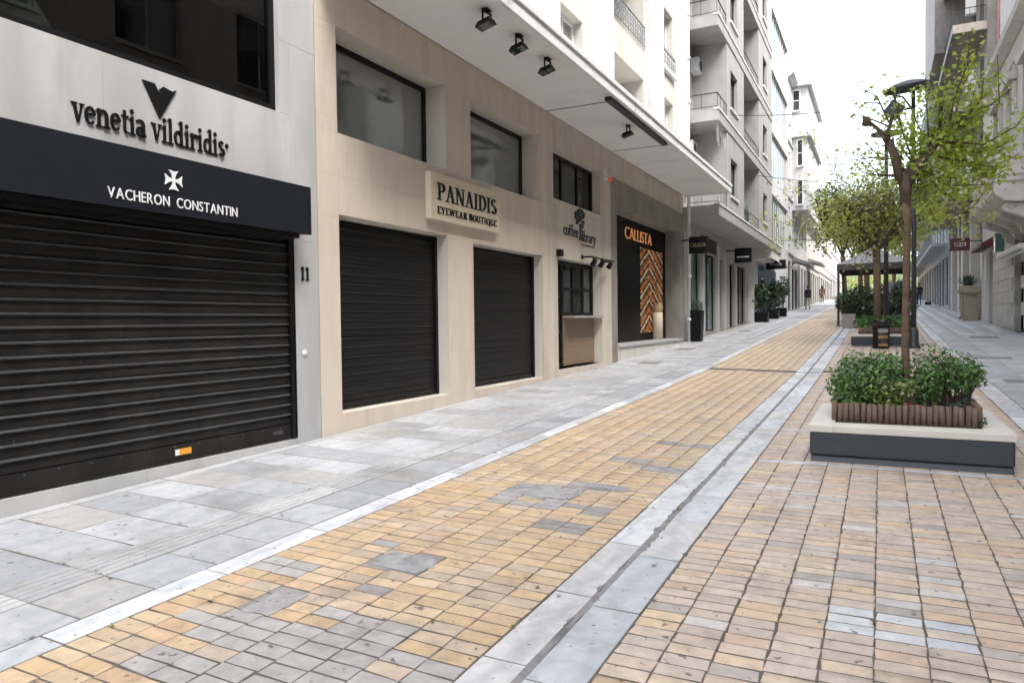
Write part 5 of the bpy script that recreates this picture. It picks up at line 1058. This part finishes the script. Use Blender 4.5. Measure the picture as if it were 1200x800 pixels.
# pots on the left side
pb = thing('tall_planter', 'tall black square planter with a clipped ball bush by the mosaic portal', 'planter', (-5.55, 24.7, gf(-5.5, 24.7))); z = gf(-5.5, 24.7); MB().prism([(-5.72, z), (-5.38, z), (-5.33, z + 1.05), (-5.77, z + 1.05)], 'y', 24.92, 24.48).build('box', 'black_metal', pb, bevel=.012); MB().box(-5.7, -5.4, 24.55, 24.85, z + 1.051, z + 1.06).build('soil', 'soil', pb)
shrub('ball_bush', 'clipped round bush in the tall black planter', 'shrub', [((-5.55, 24.7, z + 1.2), (.22, .22, .2))], 700, .055, DARK, (-5.55, 24.7, z + 1.05), shell=.7)
for k, (x, y, w, h, lab) in enumerate(((-5.55, 38.6, 1.0, .5, 'black trough with a bushy dark plant, nearest of the pots outside the shops'), (-5.4, 42.4, .8, .5, 'black pot with a tall dark plant in the middle of the pots outside the shops'), (-5.3, 45.6, .7, .5, 'black pot with a dark plant, farthest of the pots outside the shops'))):
    z = box_planter(lab, x, y, w, .6, h, 'black_metal', 'pots outside the left shops'); shrub('oleander', ['bushy dark plant in the nearest black trough outside the shops', 'tall dark plant in the middle black pot outside the shops', 'dark plant in the farthest black pot outside the shops'][k], 'shrub', [((x - .1, y, z + .75), (.40, .38, .65)), ((x + .2, y, z + .9 + .2 * k % 2), (.34, .34, .6))], 1100, .15, OLE, (x, y, z))
# projecting signs on the left
def hang_sign(label, x0, x1, y, z0, z1, text, lm, board='black_metal', fit=.8):
    s_ = thing('hanging_sign', label, 'sign', (x0, y, z0)); MB().box(x0, x1, y, y + .14, z0, z1).build('board', board, s_, bevel=.01); MB().box(x0 - .5, x0 - .001, y + .05, y + .09, z1 - .12, z1 - .07).build('bracket', 'dark_metal', s_)
    if text: end_letters(s_, text, y, x0 + (x1 - x0) * (1 - fit) / 2, z0 + (z1 - z0) * .40, (z1 - z0) * .24, (x1 - x0) * fit, lm)
    return s_
hang_sign('small black hanging sign with faint gold name beside the mosaic portal', -5.62, -5.02, 23.95, 3.75, 4.3, 'CALLISTA', 'letter_brass')
wl = hang_sign('black hanging sign with a white line under the grey balcony', -5.6, -4.9, 32.2, 4.0, 4.62, None, 'letter_white')
MB().box(-5.5, -5.0, 32.185, 32.199, 4.22, 4.27).build('white_line', 'letter_white', wl)
o = hang_sign('black oval-ended hanging sign with white name by the blue shop', -5.55, -4.55, 41.4, 4.25, 4.75, 'TOD\'S', 'letter_white', fit=.6)

gb = thing('round_sign', 'round white hanging sign farther up the left side', 'sign', (-5.6, 52, 4.6)); o = MB().lathe([(.22, -.05), (.25, -.03), (.25, .03), (.22, .05)], (0, 0, 0), 24).build('disc', 'concrete_box', gb, True); o.matrix_basis = Matrix.Translation((-5.05, 52, 5.0)) @ Matrix.Rotation(R(90), 4, 'X'); MB().box(-5.8, -5.29, 51.98, 52.02, 4.98, 5.03).build('bracket', 'dark_metal', gb)
for y, z, lab in ((57, 5.8, 'dark folded awning over the shop beyond the round sign'), (69.5, 6.6, 'dark folded awning on the cream low building')):
    t = thing('shop_awning', lab, 'awning', (-5.6, y, z)); MB().prism([(-5.78, z), (-4.6, z - .35), (-4.6, z - .15), (-5.78, z + .3)], 'y', y + 4, y).build('cloth', 'canvas', t)
# pedestals with agaves on the right
for k, (x, y) in enumerate(((3.74, 40.0), (3.70, 41.3))):
    z = gf(x, y); t = thing('stone_pedestal', ('carved stone pedestal with an agave, nearer of the pair', 'carved stone pedestal with an agave, farther of the pair')[k], 'pedestal', (x, y, z), 'agave pedestals')
    m = MB(); m.box(x - .3, x + .3, y - .3, y + .3, z, z + .14); m.box(x - .24, x + .24, y - .24, y + .24, z + .141, z + 1.18); m.build('shaft', 'sand_stone', t, bevel=.015); m = MB(); m.box(x - .29, x + .29, y - .29, y + .29, z + 1.181, z + 1.28); m.box(x - .36, x + .36, y - .36, y + .36, z + 1.281, z + 1.42); m.box(x - .32, x + .32, y - .32, y + .32, z + 1.421, z + 1.6); m.build('capital', 'sand_stone', t, bevel=.02)
    ag = thing('agave', ('spiky dark agave on the nearer stone pedestal', 'spiky dark agave on the farther stone pedestal')[k], 'plant', (x, y, z + 1.6), 'agaves'); 
    for q in range(16):
        an = q * 2.4; el = .5 + .06 * q; L = .62; d = Vector((math.cos(an) * math.cos(el), math.sin(an) * math.cos(el), math.sin(el))); sd = Vector((-math.sin(an), math.cos(an), 0)); b_ = Vector((x, y, z + 1.58)); up = Vector((0, 0, 1))
        m = MB(); vs = []; 
        for t_, w_ in ((0, .05), (.35, .06), (.7, .04)): c_ = b_ + d * L * t_ + up * (-.05 * t_ * t_); vs += [tuple(c_ - sd * w_ + up * .015), tuple(c_ - up * .012), tuple(c_ + sd * w_ + up * .015)]
        vs.append(tuple(b_ + d * L)); m.add(vs, [(0, 1, 4, 3), (1, 2, 5, 4), (3, 4, 7, 6), (4, 5, 8, 7), (6, 7, 9), (7, 8, 9)]); o = m.build('leaf', 'agave_green' if 'agave_green' in MATS else 'planter_dark', ag)
# far parked car
cr = thing('parked_car', 'pale car far up the street, seen under the tent roof', 'car', (-.2, 98, gf(-.2, 98))); z = gf(0, 98)
MB().prism([(-.85, z + .3), (.85, z + .3), (.9, z + .75), (.72, z + .95), (.6, z + 1.4), (-.6, z + 1.4), (-.72, z + .95), (-.9, z + .75)], 'y', 101.5, 97.5).build('body', 'car_white', cr, bevel=.08, seg=3); MB().prism([(-.66, z + .96), (.66, z + .96), (.56, z + 1.34), (-.56, z + 1.34)], 'y', 97.499, 97.46).build('windscreen', 'glass', cr)
for x_ in (-.8, .8):
    for y_ in (98.3, 100.7): MB().tube([(x_ - .1, y_, z + .3), (x_ + .1, y_, z + .3)], .3, 16).build('wheel', 'black_metal', cr)
    MB().box(x_ * .75 - .13, x_ * .75 + .13, 97.44, 97.498, z + .62, z + .76).build('headlight', 'lamp_glow', cr)

# ------------------------------------------------------------------ people
def person(label, loc, heading, H, top, legs, step=.16, coat=0., armsw=.15, hairlong=False, bend=0):
    """one continuous body: tapered limbs fused by a voxel remesh; clothes by material zones, hair as a child"""
    m = MB(); s_ = H / 1.75
    def cap(a, b, r0, r1, n=6):
        a, b = Vector(a), Vector(b); m.tube([tuple(a - (b - a).normalized() * r0 * .6), tuple(a), tuple(a.lerp(b, .5)), tuple(b), tuple(b + (b - a).normalized() * r1 * .6)], [r0 * .6, r0, (r0 + r1) / 2 * 1.03, r1, r1 * .6], 12)
    hipz = .92
    for sd, st in ((-1, step), (1, -step)):
        hip = (sd * .09, 0, hipz); knee = (sd * .095, st * .55 + .03, .5); ank = (sd * .095, st * 1.1 - .04, .09); cap(hip, knee, .092, .062); cap(knee, ank, .062, .042); cap((ank[0], ank[1] - .03, .05), (ank[0] + sd * .01, ank[1] + .17, .035), .045, .035)
        sh_ = (sd * .185, 0, 1.42); el = (sd * .235, -st * armsw * 3 - .02, 1.14); wr = (sd * .225, -st * armsw * 5 + .07, .90); cap(sh_, el, .058, .046); cap(el, wr, .044, .032)
        hx, hy, hz = wr; cap((hx, hy, hz), (hx, hy + .02, hz - .08), .032, .036)
        for q in range(4): cap((hx, hy - .02 + q * .018, hz - .10), (hx - sd * .012, hy - .01 + q * .018, hz - .165 - (.012 if q in (1, 2) else 0)), .010, .008)
        cap((hx - sd * .01, hy + .04, hz - .05), (hx - sd * .015, hy + .065, hz - .11), .011, .009)
    m.tube([(0, 0, .86), (0, 0, .98), (0, 0, 1.12), (0, .01, 1.3), (0, 0, 1.43), (0, -.005, 1.50)], [.13, .165, .145, .175, .15, .06], 16); cap((-.12, 0, 1.42), (.12, 0, 1.42), .075, .075)
    if coat: m.tube([(0, 0, 1.1), (0, 0, .9), (0, .01, .9 - coat)], [.15, .19, .23], 16)
    cap((0, -.005, 1.46), (0, .01, 1.56), .056, .052); m.lathe([(.01, -.13), (.05, -.115), (.072, -.05), (.082, .02), (.078, .07), (.05, .11), (.01, .125)], (0, .02, 1.645), 16); cap((0, .10, 1.64), (0, .118, 1.615), .013, .015)
    for sd in (-1, 1): cap((sd * .082, .01, 1.66), (sd * .084, .005, 1.62), .014, .01)
    ob = bpy.data.objects.new('tmp', m.mesh('tmp', 'skin')); col.objects.link(ob); rm = ob.modifiers.new('r', 'REMESH'); rm.mode = 'VOXEL'; rm.voxel_size = .012; sm = ob.modifiers.new('s', 'SMOOTH'); sm.iterations = 3; sm.factor = .5
    dg = bpy.context.evaluated_depsgraph_get(); dg.update(); me = bpy.data.meshes.new_from_object(ob.evaluated_get(dg)); bpy.data.objects.remove(ob); me.materials.clear()
    for k in ('skin', top, legs, 'black_metal'): me.materials.append(MATS[k])
    for p in me.polygons:
        c_ = p.center; z = c_.z
        p.material_index = 3 if z < .085 else (0 if z > 1.525 or (abs(c_.x) > .17 and z < .90) else (1 if z > .90 - coat else 2)); p.use_smooth = True
    root = thing('person', label, 'person', loc); b_ = bpy.data.objects.new('body', me); col.objects.link(b_); b_.parent = root; b_.matrix_basis = Matrix.Rotation(heading, 4, 'Z') @ Matrix.Scale(s_, 4)
    h = MB().lathe([(.088, -.02), (.094, .03), (.09, .08), (.06, .122), (.01, .137)] if not hairlong else [(.10, -.2), (.105, -.1), (.097, .03), (.09, .08), (.06, .122), (.01, .137)], (0, -.004, 1.645), 16).build('hair', 'hair', root, True); h.matrix_parent_inverse = Matrix.Identity(4); h.matrix_basis = Matrix.Rotation(heading, 4, 'Z') @ Matrix.Scale(s_, 4)
    for sd in (-1, 1):
        e_ = MB().lathe([(.003, -.007), (.009, 0), (.003, .007)], (sd * .03, .096, 1.645), 8).build('eye', 'black_metal', root, True); e_.matrix_parent_inverse = Matrix.Identity(4); e_.matrix_basis = h.matrix_basis.copy()
    return root
person('person in a dark jacket and jeans walking away on the right pavement', (2.84, 68.9, gf(2.84, 68.9)), 0, 1.78, 'cloth_navy', 'cloth_jeans', .12, .12, .25)
person('person in a dark jacket and pale trousers walking by the left shops', (-5.0, 60, gf(-5.0, 60)), .2, 1.75, 'cloth_navy', 'cloth_grey', .2, .05)
person('person in a long brown coat farther up the left pavement', (-5.3, 80, gf(-5.3, 80)), .1, 1.72, 'cloth_brown', 'cloth_navy', .1, .4, hairlong=True)
# small shoulder bags set down beside the walker
bgx, bgy = 3.45, 68.2; z = gf(bgx, bgy); bg_ = thing('bag', 'small dark bag on the right pavement beside the walking person', 'bag', (bgx, bgy, z)); MB().box(bgx - .22, bgx + .22, bgy - .12, bgy + .12, z, z + .24).build('body', 'cloth_navy', bg_, bevel=.05, seg=3); MB().tube([(bgx + .15 * math.cos(t), bgy, z + .22 + .14 * math.sin(t)) for t in np.linspace(0, math.pi, 10)], .015, 6).build('handle', 'black_metal', bg_, True)

# ------------------------------------------------------------------ litter and small clutter
dl = np.array([[-.03, 3.93, 0.]]); dl[0, 2] = gf(-.03, 3.93) + .012
o = bpy.data.objects.new('fallen_leaf', leaf_mesh('fallen_leaf', dl, np.array([[0, 0, 3.]]), .06, np.array([[.30, .17, .07]]), 'leaf')); col.objects.link(o); tag(o, 'single curled brown leaf lying on the pale paving bricks', 'leaf')
N = 150; lx = rng.uniform(-5.7, 4.0, N); ly = 2.2 + rng.uniform(0, 1, N) ** 1.6 * 20; ok = ~((lx > -.8) & (lx < 1.2) & (ly > 7.4) & (ly < 9.8)); lx, ly = lx[ok], ly[ok]
LP = np.stack([lx, ly, gz(lx, ly) + .008], 1); pal = np.array([[.20, .12, .06], [.14, .10, .06], [.30, .20, .09], [.25, .28, .07]])
o = bpy.data.objects.new('leaf_litter', leaf_mesh('leaf_litter', LP, np.tile([[0, 0, 3.]], (len(LP), 1)), .028, pal[rng.integers(4, size=len(LP))], 'leaf')); col.objects.link(o); o['kind'] = 'stuff'; o['label'] = 'tiny dry leaf scraps scattered over the paving'
for k, (y, z) in enumerate(((25.0, 7.2), (25.95, 10.3), (31.75, 7.3), (31.75, 10.4), (31.75, 13.5))):
    ac = MB(); ac.box(XB + .01, XB + .30, y - .05, y + .62, z, z + .5); a_ = ac.build('air_conditioner', 'fascia', b3, bevel=.015); a_2 = MB().lathe([(.19, 0), (.19, .012), (.05, .02)], (0, 0, 0), 16).build('fan_grille', 'dark_metal', a_); a_2.matrix_basis = Matrix.Translation((XB + .301, y + .28, z + .25)) @ Matrix.Rotation(R(90), 4, 'Y')
for k, (ya, yb, z, lab) in enumerate(((27, 31, 8.9, 'thin black cable sagging across the street from the grey block'), (33, 44, 7.8, 'thin black cable crossing the street above the tent'))):
    t = MB().tube([(X3 + (3.1 - X3) * u, ya + (yb - ya) * u, z + 1.2 * u - 1.6 * u * (1 - u)) for u in np.linspace(0, 1, 24)], .012, 5).build('cable', 'black_metal'); tag(t, lab, 'cable')
